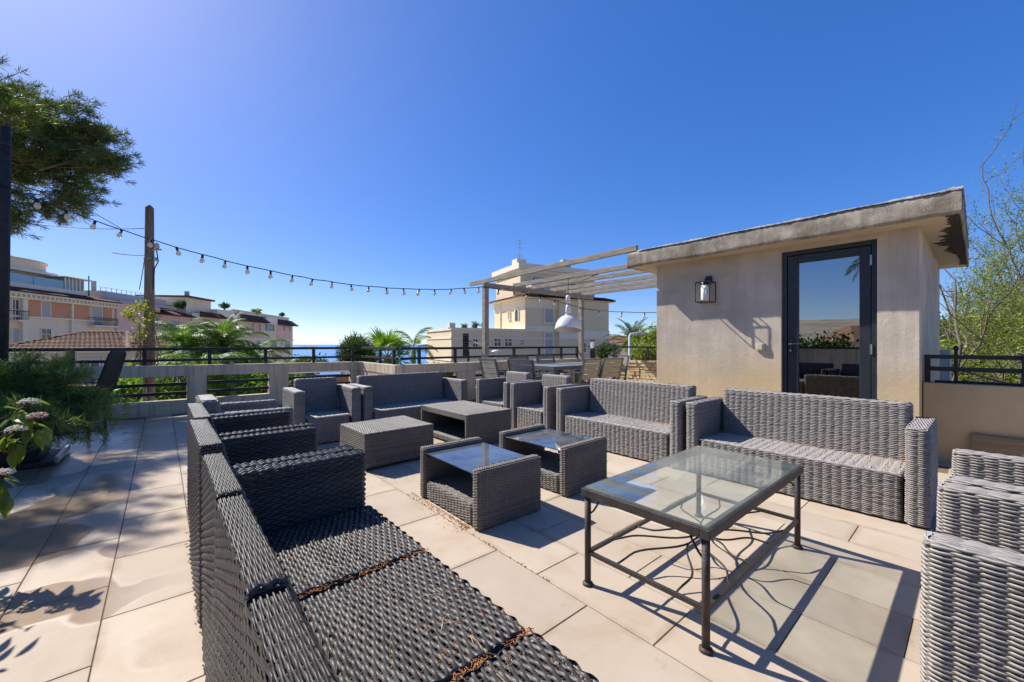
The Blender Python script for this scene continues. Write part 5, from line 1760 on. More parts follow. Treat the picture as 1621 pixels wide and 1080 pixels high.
def flowering():
    rng = np.random.RandomState(5)
    bp = Vector((-1.05, 3.62, 0))
    pot = thing('plant_pot', 'dark round pot of the flowering shrub just outside the left edge', 'pot', bp)
    MB().lathe([(0, .0), (.17, 0), (.21, .3), (.23, .31), (.23, .35), (.20, .35), (.19, .30), (0, .30)], 24).build('pot_body', bpy.data.materials['charcoal_pot'], pot, True)
    t = thing('flowering_shrub', 'flowering branches with green leaves and pinkish white clusters at the left edge', 'shrub', (bp.x, bp.y, .3))
    b = np.array([bp.x, bp.y, .3])
    ml = m_leaf('viburnum_leaf', (.06, .13, .018), (.21, .25, .035), .45, .32, 9, .8, .5)
    mo = m_leaf('orange_leaf', (.55, .10, .02), (.5, .16, .03), .4, .4, 9, .5)
    mst = m_plain('red_brown_stem', (.10, .045, .03), (.06, .03, .022), 10, .6)
    mp = m_plain('pink_white_blossom', (.74, .50, .36), (.66, .34, .22), 25, .6, island=.3)
    mw = m_plain('cream_blossom', (.80, .72, .50), (.70, .60, .38), 25, .6, island=.3)
    def Q(px, py, d): return np.array(at_px(px, py, d)) - b
    leafm = MB()
    k = 9
    s = np.linspace(0, 1, k)
    wv = np.sin(PI * s ** .8) * .5
    V = []
    for i in range(k):
        z = -.25 * s[i] ** 2
        V += [(s[i], -wv[i] * .42, z + .10 * wv[i]), (s[i], 0, z), (s[i], wv[i] * .42, z + .10 * wv[i])]
    q = []
    for i in range(k - 1):
        for j in (0, 1): q.append((i*3 + j, i*3 + j + 1, (i+1)*3 + j + 1, (i+1)*3 + j))
    leafme = MB().add(V, q).mesh('leaf', ml, True)
    leafor = MB().add(V, q).mesh('leaf', mo, True)
    heads = []
    def leaf(p, yaw, pitch, roll, L, me=leafme):
        link('leaf', me, t, tuple(p), (roll, pitch, yaw), (L, L, L))
    stems = MB()
    def stem(pts, r0=.006): stems.tube(pts, np.linspace(r0, r0 * .5, len(pts)), 6)
    root = np.array([0, 0, .0])
    # yaw in world: direction to the right of the picture
    yr = -YAW
    tips = [(45, 640, 2.15, 0), (58, 662, 2.1, 1), (25, 683, 2.05, 0), (4, 752, 1.95, 0)]
    for (px, py, d, kind) in tips:
        e = Q(px, py, d)
        mid = root * .5 + e * .5 + np.array([0, 0, .08])
        pre = mid * .35 + e * .65 + np.array([0, 0, -.01])
        stem([root + rng.randn(3) * .02, mid, pre, e])
        heads.append((e, kind, pre))
    for j in range(9):                          # more branches out of frame to the left for the cast shadow
        e = np.array([rng.uniform(-.35, .42), rng.uniform(-.5, .35), rng.uniform(.15, .65)])
        stem([root, e * .5 + np.array([0, 0, .06]), e])
        if j % 3 == 0: heads.append((e, j % 2, e * .7))
        for i in range(6):
            leaf(e * (1 - .1 * i) + rng.randn(3) * .02, rng.rand() * 6.28, rng.uniform(-.2, .9), rng.uniform(-.5, .5), rng.uniform(.09, .13))
    for j in range(11):                         # long outer shoots
        e = np.array([rng.uniform(.0, .36), rng.uniform(-.8, -.05), rng.uniform(.3, .62)])
        mid = e * .5 + np.array([0, 0, .08])
        stem([root, mid, e])
        for i in range(7):
            q = .45 + .55 * i / 6
            leaf(mid * (1 - q) * 1.0 + e * q + rng.randn(3) * .015, rng.rand() * 6.28, rng.uniform(-.1, .8), rng.uniform(-.4, .4), rng.uniform(.08, .12))
        if j % 4 == 1: heads.append((e, j % 2, e * .75))
    for hi, (e, kind, pre) in enumerate(heads):
        fl = MB()
        n = 150
        for i in range(n):
            a = rng.rand() * 6.28; rr = .040 * math.sqrt(rng.rand())
            z = .020 * (1 - (rr / .042) ** 2) + rng.randn() * .003
            pt = e + np.array([math.cos(a) * rr, math.sin(a) * rr, z + .006])
            fl.sphere(tuple(pt), rng.uniform(.0032, .0052), 5, 3)
            if i % 5 == 0: stems.tube([e - np.array([0, 0, .02]), pt], .0009, 3, cap=False)
        fl.build('flower_head', mp if kind else mw, t)
        for i in range(5):
            leaf(pre * .4 + e * .6 + rng.randn(3) * .012 - np.array([0, 0, .02]), rng.rand() * 6.28, rng.uniform(.2, 1.25), rng.uniform(-.4, .4), rng.uniform(.075, .115))
    for (px, py, d, yaw, pit) in ((5, 645, 2.15, .3, .1), (30, 655, 2.1, -.2, .5), (36, 670, 2.1, .8, .2), (60, 680, 2.08, -.3, 1.2), (72, 675, 2.08, -.6, 1.0), (45, 690, 2.08, -2.3, .3), (22, 665, 2.1, .2, .1), (30, 702, 2.05, -.3, 1.2), (22, 712, 2.05, -1.2, 1.3), (5, 695, 2.05, .3, .2), (3, 775, 1.95, -.5, .9), (12, 785, 1.95, -.9, 1.2), (48, 676, 2.1, -1.5, 1.1), (36, 632, 2.14, 1.0, .2)):
        leaf(Q(px, py, d), yr + yaw, pit, rng.uniform(-.4, .4), .105)
    leaf(Q(-2, 713, 2.05), yr, .1, .2, .05, leafor)
    stems.build('stems', mst, t, True)
flowering()

# climber round the utility pole
def climber():
    rng = np.random.RandomState(12)
    bp = rd(-7.72, 8.40, -5.0)
    t = thing('climbing_vine', 'brown twining vine with yellow green leaves on the utility pole', 'vine', bp)
    b = np.array(bp)
    mb = MB(); lf = MB()
    for i in range(26):
        px, py = rng.uniform(205, 262), rng.uniform(495, 575)
        s = np.array(at_px(235 + rng.randn() * 4, 600 + rng.rand() * 20, 8.4)); e = np.array(at_px(px, py, 8.35))
        m1 = s * .6 + e * .4 + rng.randn(3) * .12; m2 = s * .2 + e * .8 + rng.randn(3) * .12
        mb.tube([s - b, m1 - b, m2 - b, e - b], [.012, .010, .007, .004], 5)
    mb.tube([np.array([.05, .05, 0]), np.array(at_px(234, 600, 8.4)) - b], [.05, .03], 6)
    mb.build('stems', m_plain('vine_stem', (.20, .13, .075), (.13, .08, .045), 10, .9), t, True)
    C = np.vstack([np.array(at_px(px, py, 8.35)) + rng.randn(60, 3) * s for (px, py, s) in ((202, 495, .06), (215, 488, .07), (228, 487, .05), (225, 510, .07), (222, 530, .06), (243, 500, .05), (212, 575, .05), (208, 500, .05))])
    D = rand_dirs(rng, len(C))
    leaf_quads(lf, C - b, D, side(rng, D), .06, .045)
    lf.build('leaves', m_leaf('yellow_vine_leaf', (.22, .24, .04), (.42, .38, .08), .4, .5, 3, .6), t)
climber()
# ---------------------------------------------------------------- distant buildings
M['cream'] = m_stucco('cream_wall', (.78, .64, .46), (.68, .55, .39), (.5, .4, .3), .4, .15, 8)
M['villa'] = m_stucco('villa_wall', (.74, .60, .40), (.66, .53, .34), (.5, .4, .3), .4, .15, 8)
M['trim'] = m_stucco('pale_trim', (.80, .70, .55), (.72, .62, .48), (.5, .4, .3), .5, .1, 8)
M['terracotta'] = m_stucco('terracotta_wall', (.62, .29, .165), (.54, .25, .14), (.5, .4, .3), .5, .1, 8)
M['pink'] = m_stucco('pink_wall', (.76, .48, .42), (.67, .42, .36), (.5, .4, .3), .5, .1, 8)
M['rooftile'] = m_plain('roof_tile', (.30, .155, .085), (.16, .075, .045), 3, .9, 0, .4, 20, island=.5)
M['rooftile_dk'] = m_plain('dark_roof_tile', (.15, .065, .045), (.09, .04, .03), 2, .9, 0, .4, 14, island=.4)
M['shutter'] = m_plain('grey_shutter', (.42, .40, .39), (.36, .34, .33), 3, .7)
M['shutter_dk'] = m_plain('faded_shutter', (.30, .27, .24), (.24, .21, .19), 2, .7)
M['winglass'] = m_plain('dark_window_glass', (.03, .035, .04), (.05, .055, .06), 1, .08, 0, 0, 1, spec=.8)
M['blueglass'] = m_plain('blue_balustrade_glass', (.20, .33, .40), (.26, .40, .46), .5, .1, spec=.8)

class Frame:
    """local facade frame: u along the facade, n outwards, z up"""
    def __init__(s, o, u, n):
        s.o, s.u, s.n = Vector(o), Vector(u).normalized(), Vector(n).normalized()
    def p(s, u, n, z): return s.o + s.u * u + s.n * n + Vector((0, 0, z))
    def box(s, mb, u0, u1, n0, n1, z0, z1):
        P = [s.p(u0, n0, z0), s.p(u1, n0, z0), s.p(u1, n1, z0), s.p(u0, n1, z0), s.p(u0, n0, z1), s.p(u1, n0, z1), s.p(u1, n1, z1), s.p(u0, n1, z1)]
        # keep outward winding whatever the handedness
        if s.u.cross(s.n).z < 0: P = [P[3], P[2], P[1], P[0], P[7], P[6], P[5], P[4]]
        return mb.hexa([tuple(v) for v in P])
    def hexa(s, mb, pts):
        P = [s.p(*q) for q in pts]
        if s.u.cross(s.n).z < 0: P = [P[3], P[2], P[1], P[0], P[7], P[6], P[5], P[4]]
        return mb.hexa([tuple(v) for v in P])

def part(fr, name, mat, par, *boxes):
    mb = MB()
    for b in boxes: fr.box(mb, *b)
    return mb.build(name, mat, par)

def window(fr, par, u0, u1, z0, z1, n=0.0, pane='winglass', fw=.08, name='window', trim='trim', sill=True, shutters=False):
    f = MB()
    fr.box(f, u0 - fw, u0, n + .005, n + .10, z0, z1); fr.box(f, u1, u1 + fw, n + .005, n + .10, z0, z1)
    fr.box(f, u0 - fw, u1 + fw, n + .005, n + .10, z1, z1 + fw)
    if sill: fr.box(f, u0 - fw * 1.6, u1 + fw * 1.6, n + .005, n + .16, z0 - fw, z0)
    o = f.build(name, M[trim], par)
    g = MB(); fr.box(g, u0, u1, n + .004, n + .03, z0, z1)
    g.build('pane', M[pane], o)
    if pane == 'winglass':
        mu = MB(); c = (u0 + u1) / 2
        fr.box(mu, c - .03, c + .03, n + .031, n + .06, z0, z1); fr.box(mu, u0, c - .03, n + .031, n + .06, (z0 + z1) / 2 - .03, (z0 + z1) / 2 + .03); fr.box(mu, c + .03, u1, n + .031, n + .06, (z0 + z1) / 2 - .03, (z0 + z1) / 2 + .03)
        mu.build('glazing_bars', M[trim], o)
        if shutters:
            w_ = (u1 - u0) * .5
            for a_, b_ in ((u0 - fw - .02 - w_, u0 - fw - .02), (u1 + fw + .02, u1 + fw + .02 + w_)):
                sh = MB(); fr.box(sh, a_, b_, n + .005, n + .07, z0, z1); sh.build('shutter_leaf', M['shutter_dk'], o)
    return o

def arch_window(fr, par, u0, u1, z0, z1, n=0.0):
    """arched opening with surround"""
    r = (u1 - u0) / 2; zc = z1 - r; c = (u0 + u1) / 2
    def ring(rr, nn): return [fr.p(c + rr * math.cos(a), nn, zc + rr * math.sin(a)) for a in np.linspace(0, PI, 13)]
    f = MB()
    R0 = [fr.p(u1, n + .1, z0)] + ring(r, n + .1) + [fr.p(u0, n + .1, z0)]
    R1 = [fr.p(u1 + .1, n + .1, z0)] + ring(r + .1, n + .1) + [fr.p(u0 - .1, n + .1, z0)]
    R2 = [fr.p(u1 + .1, n, z0)] + ring(r + .1, n) + [fr.p(u0 - .1, n, z0)]
    R3 = [fr.p(u1, n, z0)] + ring(r, n) + [fr.p(u0, n, z0)]
    k = len(R0)
    v = [tuple(x) for x in R0 + R1 + R2 + R3]
    q = []
    for i in range(k - 1):
        q += [(i, i + 1, k + i + 1, k + i), (k + i, k + i + 1, 2*k + i + 1, 2*k + i), (3*k + i, 3*k + i + 1, i + 1, i)]
    o = f.add(v, q).build('window', M['trim'], par)
    g = MB()
    pts = [fr.p(u1, n + .02, z0)] + ring(r, n + .02) + [fr.p(u0, n + .02, z0)]
    cc = fr.p(c, n + .02, (z0 + zc) / 2)
    g.add([tuple(x) for x in pts + [cc]], t=[(i, (i + 1) % k, k) for i in range(k)])
    g.build('pane', M['winglass'], o)
    return o

def balcony(fr, par, u0, u1, z, n=0.0, dep=.9, h=.95):
    sl = part(fr, 'balcony', M['trim'], par, (u0, u1, n, n + dep, z - .18, z))
    b = MB()
    fr.box(b, u0, u1, n + dep - .05, n + dep - .02, z + h - .05, z + h)
    fr.box(b, u0, u0 + .03, n, n + dep - .05, z + h - .05, z + h); fr.box(b, u1 - .03, u1, n, n + dep - .05, z + h - .05, z + h)
    k = int((u1 - u0) / .16)
    for i in range(k + 1):
        u = u0 + (u1 - u0 - .03) * i / k
        fr.box(b, u, u + .03, n + dep - .05, n + dep - .02, z, z + h - .05)
    b.build('balustrade', M['black'], sl)

def tile_skirt(fr, name, par, u0, u1, n0, n1, z0, z1, mat='rooftile_dk', pitch=.28):
    """sloping strip of barrel tiles: low outer edge (n1, z0) up to (n0, z1)"""
    mb = MB()
    k = max(2, int((u1 - u0) / pitch))
    rows = max(2, int(math.hypot(n1 - n0, z1 - z0) / .4))
    for i in range(k):
        uc = u0 + (u1 - u0) * (i + .5) / k; r = (u1 - u0) / k * .5
        for j in range(rows):
            f0, f1 = j / rows, (j + 1.1) / rows
            a = (n1 + (n0 - n1) * f0, z0 + (z1 - z0) * f0 + .035); b = (n1 + (n0 - n1) * min(f1, 1), z0 + (z1 - z0) * min(f1, 1) + .005)
            v = []
            for (n, z) in (a, b):
                for t_ in np.linspace(0, PI, 5): v.append(tuple(fr.p(uc + r * math.cos(t_), n, z + r * .55 * math.sin(t_))))
            mb.add(v, [(x, x + 1, 6 + x, 5 + x) for x in range(4)])
    s = MB()
    fr.hexa(s, [(u0, n0, z0 - .05), (u1, n0, z0 - .05), (u1, n1, z0 - .05), (u0, n1, z0 - .05), (u0, n0, z1), (u1, n0, z1), (u1, n1 - .02, z0), (u0, n1 - .02, z0)])
    o = s.build(name, M[mat], par)
    tl = mb.build('roof_tiles', M[mat], o); tl['kind'] = 'stuff'
    return o

# long residence on the left: facade runs away from us
RU = rd(-.132, .991); RN = rd(.991, .132)
RES = Frame(rd(-45, 0), RU, RN)
def tu(px):           # distance along the facade seen at a picture column
    a = (px - 810) / 640
    return (-45 / (a + .133)) / .991
def zz(px, py):       # height on the facade seen at a picture point
    a = (px - 810) / 640
    return EYE + (545 - py) / 640 * (-45 / (a + .133))

def residence_a():
    fr = RES
    t = thing('apartment_building', 'cream and terracotta residence with glazed penthouse at the far left', 'building', rd(-45, 40, -8))
    def P(name, mat, *b):
        o = part(fr, name, M[mat], t, *b); o.parent = None; reparent(o, t); return o
    U0, U1 = 24, tu(181)
    P('wall', 'cream', (U0, U1, -12, 0, -10, 6.2))
    P('cornice', 'trim', (U0, U1, 0, .55, 5.75, 5.95), (U0, U1, 0, .8, 6.2, 6.42), (U0, U1, 0, .45, 5.95, 6.2))
    d = MB()
    for i in range(60):
        u = U0 + (U1 - U0) * i / 60
        fr.box(d, u, u + .2, .45, .7, 5.97, 6.19)
    o = d.build('dentils', M['trim']); o['kind'] = 'stuff'; reparent(o, t)
    o = tile_skirt(fr, 'tile_eave', None, U0, U1, -1.2, .95, 6.43, 7.05); reparent(o, t)
    ch = []
    for a, b in ((39, 63), (80, 109), (112, 140), (163, 176)):
        P('panel', 'terracotta', (tu(a), tu(b), .005, .08, 4.05, 5.74))
    P('string_course', 'trim', (U0, U1, .005, .22, 3.86, 4.04))
    P('pilaster', 'trim', (tu(30), tu(38), .005, .35, -10, 5.74)); P('pilaster', 'trim', (tu(109.3), tu(111.8), .005, .3, -10, 5.74))
    def wdw(*a, **k):
        o = window(fr, None, *a, **k); reparent(o, t)
    wdw(tu(64), tu(78), 4.06, 5.7, pane='shutter'); wdw(tu(144), tu(160), 3.5, 5.7, pane='shutter')
    wdw(tu(64), tu(79), 1.6, 2.75, pane='winglass'); wdw(tu(144), tu(161), .6, 2.6, pane='shutter')
    wdw(tu(18), tu(28), 3.6, 5.6); wdw(tu(18), tu(28), .4, 2.7, pane='shutter'); wdw(tu(-20), tu(-8), 3.6, 5.6)
    def bal(*a):
        n0 = len(bpy.data.objects); balcony(fr, None, *a)
        for o in list(COL.objects):
            if o.name.startswith('balcony') and o.parent is None: reparent(o, t)
    bal(tu(137), tu(175), 3.42); bal(tu(14), tu(30), 3.55)
    # penthouse
    P('terrace_wall', 'trim', (U0, tu(152), -1.3, -1.05, 6.9, 7.55))
    for i in range(7):
        a = U0 + i * (tu(118) - U0) / 7
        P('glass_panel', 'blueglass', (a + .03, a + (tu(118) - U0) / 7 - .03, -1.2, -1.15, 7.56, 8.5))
    P('penthouse_wall', 'cream', (U0, tu(120), -9, -3.4, 6.9, 9.1))
    for a, b in ((17, 22), (24, 42), (50, 56), (60, 76), (84, 95), (100, 112)):
        o = window(fr, None, tu(a), tu(b), 7.2, 8.9, n=-3.4); reparent(o, t)
    P('roof_slab', 'trim', (U0, tu(128), -9.5, -2.4, 9.1, 9.4))
    for (px, r, z1) in ((32, 5.2, 10.55), (90, 4.9, 10.55)):
        c = fr.p(tu(px), -7.6, 0)
        o = MB().lathe([(r, 9.41), (r, z1 - .15), (r + .15, z1 - .12), (r + .15, z1), (0, z1 + .05)], 40, (c.x, c.y, 0)).build('attic_drum', M['cream'], None); reparent(o, t)
    P('chimney', 'trim', (tu(74), tu(79), -5.2, -4.6, 9.41, 10.9))
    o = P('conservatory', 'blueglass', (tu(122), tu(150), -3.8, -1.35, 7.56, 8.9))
    P('conservatory_frame', 'trim', *[(tu(p) - .06, tu(p) + .06, -1.34, -1.24, 7.56, 8.95) for p in (122, 128, 133, 139, 144.5, 150)])
    P('canopy', 'trim', (tu(115), tu(159), -3.9, -.7, 8.96, 9.05))
    P('canopy_post', 'rail', (tu(152), tu(152) + .08, -.9, -.82, 7.0, 9.6))
    return t

def reparent(o, t):
    """keep the world placement while parenting under the thing"""
    o.parent = t
    o.matrix_parent_inverse = Matrix.Translation(-Vector(t.location)) if t.rotation_euler.z == 0 else t.matrix_world.inverted()
residence_a()

def residence_b():
    fr = RES
    t = thing('apartment_building', 'dusty pink block with grey flat roof behind the utility pole', 'building', rd(-45, 55, -8))
    def P(name, mat, *b):
        o = part(fr, name, M[mat], None, *b); reparent(o, t); return o
    U0, U1 = tu(181) + .02, tu(250)
    P('wall', 'pink', (U0, U1, -12, .25, -10, 6.6))
    P('roof_slab', 'shutter', (U0, U1 + 3, -12, .6, 6.61, 6.85))
    P('upper_wall', 'shutter', (U0, U1 + 4, -12, -1.5, 6.86, 8.1))
    o = MB()
    for i in range(14):
        u = U0 + (U1 + 3 - U0) * i / 13
        fr.box(o, u, u + .05, -1.7, -1.65, 8.1, 8.6)
    fr.box(o, U0, U1 + 3, -1.7, -1.66, 8.58, 8.62)
    o = o.build('roof_rail', M['shutter']); reparent(o, t)
    P('chimney', 'shutter', (U0 + .3, U0 + .6, -3, -2.6, 8.1, 9.4))
    for a, b, z0, z1, pn in ((186, 200, 2.2, 2.5, 'shutter'), (204, 214, .6, 2.3, 'shutter'), (222, 232, 3.4, 5.2, 'shutter'), (238, 246, 3.4, 5.2, 'winglass')):
        w = window(fr, None, tu(a), tu(b), z0, z1, n=.25, pane=pn); reparent(w, t)
residence_b()

def residence_c():
    fr = RES
    t = thing('apartment_building', 'pink and cream block with red tiled roofs and small tower left of centre', 'building', rd(-45, 70, -8))
    def P(name, mat, *b):
        o = part(fr, name, M[mat], None, *b); reparent(o, t); return o
    def W(a, b, y0, y1, pane='winglass', n=0):
        w = window(fr, None, tu(a), tu(b), zz(a, y1), zz(a, y0), n=n, pane=pane, shutters=True); reparent(w, t)
    U0, U1 = tu(250) + .02, tu(302)
    P('wall', 'pink', (U0, U1, -12, 0, -10, 5.6))
    o = tile_skirt(fr, 'tile_eave', None, U0 - 2, U1, -2.5, .9, 5.61, 6.6); reparent(o, t)
    P('upper_wall', 'cream', (U0, U1, -12, -2.6, 5.6, 7.6))
    P('awning', 'trim', (tu(243), tu(273), -6, -3, 7.65, 7.75), (tu(270), tu(273), -6, -2.9, 7.0, 8.6))
    W(254, 265, 513, 523); W(272, 283, 507, 523, 'shutter'); W(288, 297, 514, 524)
    n0 = [o for o in COL.objects]
    balcony(fr, None, tu(248), tu(300), zz(270, 525) , 0, 1.0)
    for o in list(COL.objects):
        if o.name.startswith('balcony') and o.parent is None: reparent(o, t)
    # tower and right part
    U2 = tu(372)
    P('wall', 'cream', (U1 + .02, U2, -12, .2, -10, 6.4))
    P('tower', 'cream', (tu(302), tu(341), -8, -.8, 6.41, 9.0))
    P('tower_roof', 'rooftile_dk', (tu(301), tu(343), -8.4, -.3, 9.01, 9.3))
    P('chimney', 'shutter', (tu(321), tu(323), -3, -2.4, 9.31, 10.4))
    o = tile_skirt(fr, 'tile_eave', None, tu(314), tu(347), .2, 1.5, 5.9, 6.75); reparent(o, t)
    P('panel', 'pink', (tu(326), tu(345), .205, .28, 3.4, 5.6))
    W(336, 342, 511, 522, n=.2); W(304, 311, 514, 524, n=.2); W(314, 324, 514, 524, 'shutter', .2)
    P('parapet', 'trim', (tu(341), U2, -3, .3, 6.41, 7.6))
    W(352, 359, 511, 523, n=.2); W(364, 370, 511, 523, n=.2)
residence_c()

def residence_d():
    fr = RES
    t = thing('apartment_building', 'pink and cream corner block with arched windows next to the sea', 'building', rd(-45, 100, -8))
    def P(name, mat, *b):
        o = part(fr, name, M[mat], None, *b); reparent(o, t); return o
    def W(a, b, y0, y1, pane='winglass'):
        w = window(fr, None, tu(a), tu(b), zz(a, y1), zz(a, y0), n=0, pane=pane, shutters=True); reparent(w, t)
    U0, U1 = tu(372) + .03, tu(463)
    P('wall', 'cream', (U0, U1, -12, 0, -40, 5.9))
    P('attic', 'trim', (U0, U1 - 1, -9, -.6, 5.91, 8.0))
    for a, b in ((372, 419), (437, 465)):
        o = tile_skirt(fr, 'tile_eave', None, tu(a), tu(b), -.6, 1.3, 6.0, 7.4); reparent(o, t)
    P('attic_wall', 'trim', (tu(419), tu(437), -.8, .3, 5.91, 7.6))
    for a, b in ((392, 417), (437, 461)):
        P('panel', 'pink', (tu(a), tu(b), .005, .06, 2.6, 5.6))
    P('string_course', 'trim', (U0, U1, .005, .25, 2.0, 2.35))
    for a, b in ((401, 408), (423, 430), (450.5, 456)): W(a, b, 512.5, 524)
    W(443, 447, 514, 525, 'shutter'); W(443, 447, 537, 547, 'shutter'); W(394, 398, 513, 524, 'shutter')
    for a, b in ((405, 411), (428, 437), (450, 458)):
        o = arch_window(fr, None, tu(a), tu(b), zz(a, 552), zz(a, 537.5)); reparent(o, t)
    P('parapet_cap', 'trim', (U0, U1 - 1, -.9, -.4, 8.01, 8.2))
    rng = np.random.RandomState(2)
residence_d()
for i, (px, py, rx, lab) in enumerate(((404, 494, 1.1, 'small trimmed shrubs on the roof terrace of the corner block'), (446, 498, .5, 'thin potted bush on the roof edge by the sea'), (355, 486, .8, 'potted bush beside the roof tower'), (285, 482, .9, 'green bush on the roof left of the tower'))):
    d = -45 / ((px - 810) / 640 + .133)
    bush(px, py, d * 1.02, rx, rx * .7, lab, M['green'] if i == 0 else M['hedge'], 60, 12, .35, .16, 60 + i, base=zz(px, py) - .5)

# small tiled house on the left
def small_house():
    t = thing('tiled_house', 'low house with hipped clay tile roof beyond the left railing', 'house', rd(-20.5, 18, -6))
    f = Frame(rd(-22.4, 17.6), rd(1, .05), rd(.05, -1))
    def P(name, mat, *b):
        o = part(f, name, mat, None, *b); reparent(o, t); return o
    mw = M['trim']
    P('wall', mw, (.5, 5.4, -5.0, 0, -6, .82))
    ze, zr = .84, 1.62
    e = .35
    A = [(.5 - e, e), (5.4 + e, e), (5.4 + e, -5 - e), (.5 - e, -5 - e)]
    r0, r1 = (1.25, -2.4), (3.35, -2.4)
    def sl(c0, c1, r_a, r_b, name):
        """barrel tile courses on a hip slope"""
        mb = MB()
        a0 = np.array([*c0, ze]); a1 = np.array([*c1, ze]); b0 = np.array([*r_a, zr]); b1 = np.array([*r_b, zr])
        L = np.linalg.norm(a1 - a0); k = int(L / .21); rows = 12
        ax = (a1 - a0) / L
        for i in range(k):
            s = (i + .5) / k; w = L / k * .52
            for j in range(rows):
                g0, g1 = j / rows, min(1, (j + 1.12) / rows)
                # barrels run straight up the slope, clipped by the hips
                base = a0 + ax * L * s
                up = ((b0 + b1) / 2 - (a0 + a1) / 2); up = up - ax * up.dot(ax)
                lo_l = a0 + (b0 - a0) * g0; lo_r = a1 + (b1 - a1) * g0
                q = base + up * g0
                if (q - lo_l).dot(ax) < -.05 or (lo_r - q).dot(ax) < -.05: continue
                v = []
                for (gg, dz) in ((g0, .055), (g1, .012)):
                    c = base + up * gg
                    for tt in np.linspace(0, PI, 6):
                        u_ = c + ax * w * math.cos(tt)
                        v.append(tuple(f.p(u_[0], u_[1], u_[2] + dz + .05 * math.sin(tt))))
                mb.add(v, [(x, x + 1, 7 + x, 6 + x) for x in range(5)])
        und = MB().add([tuple(f.p(*p_)) for p_ in (a0, a1, b1, b0)], [(0, 1, 2, 3)])
        o = und.build(name, M['rooftile'], None); reparent(o, t)
        tl = mb.build('roof_tiles', M['rooftile'], o); tl['kind'] = 'stuff'
    sl(A[0], A[1], r0, r1, 'roof_slope'); sl(A[1], A[2], r1, r1, 'roof_slope'); sl(A[3], A[0], r0, r0, 'roof_slope'); sl(A[2], A[3], r1, r0, 'roof_slope')
    for c, r_ in ((A[0], r0), (A[1], r1)):
        mb = MB()
        a = np.array([*c, ze + .03]); b = np.array([*r_, zr + .04])
        for i in range(14):
            p0 = a + (b - a) * i / 14; p1 = a + (b - a) * (i + 1.1) / 14
            mb.tube([f.p(*p0), f.p(*p1)], [.10, .085], 8, cap=True)
        o = mb.build('hip_cap', M['rooftile'], None); reparent(o, t)
    mb = MB()
    for i in range(8):
        p0 = r0[0] + (r1[0] - r0[0]) * i / 8; p1 = r0[0] + (r1[0] - r0[0]) * (i + 1.1) / 8
        mb.tube([f.p(p0, r0[1], zr + .05), f.p(p1, r0[1], zr + .04)], [.10, .085], 8)
    o = mb.build('ridge_cap', M['rooftile'], None); reparent(o, t)
    P('eave_board', M['trim'], (.5 - e, 5.4 + e, e - .06, e - .02, ze - .12, ze - .01))
    for a, b in ((1.2, 1.9), (2.4, 3.1), (3.5, 4.3), (4.5, 5.1)):
        w = window(f, None, a, b, -.9, .4, pane='winglass'); reparent(w, t)
    # lean-to roof below
    o = tile_skirt(f, 'lean_to', None, 3.0, 6.6, .2, 3.2, -1.15, -.35, mat='rooftile', pitch=.24); reparent(o, t)
small_house()

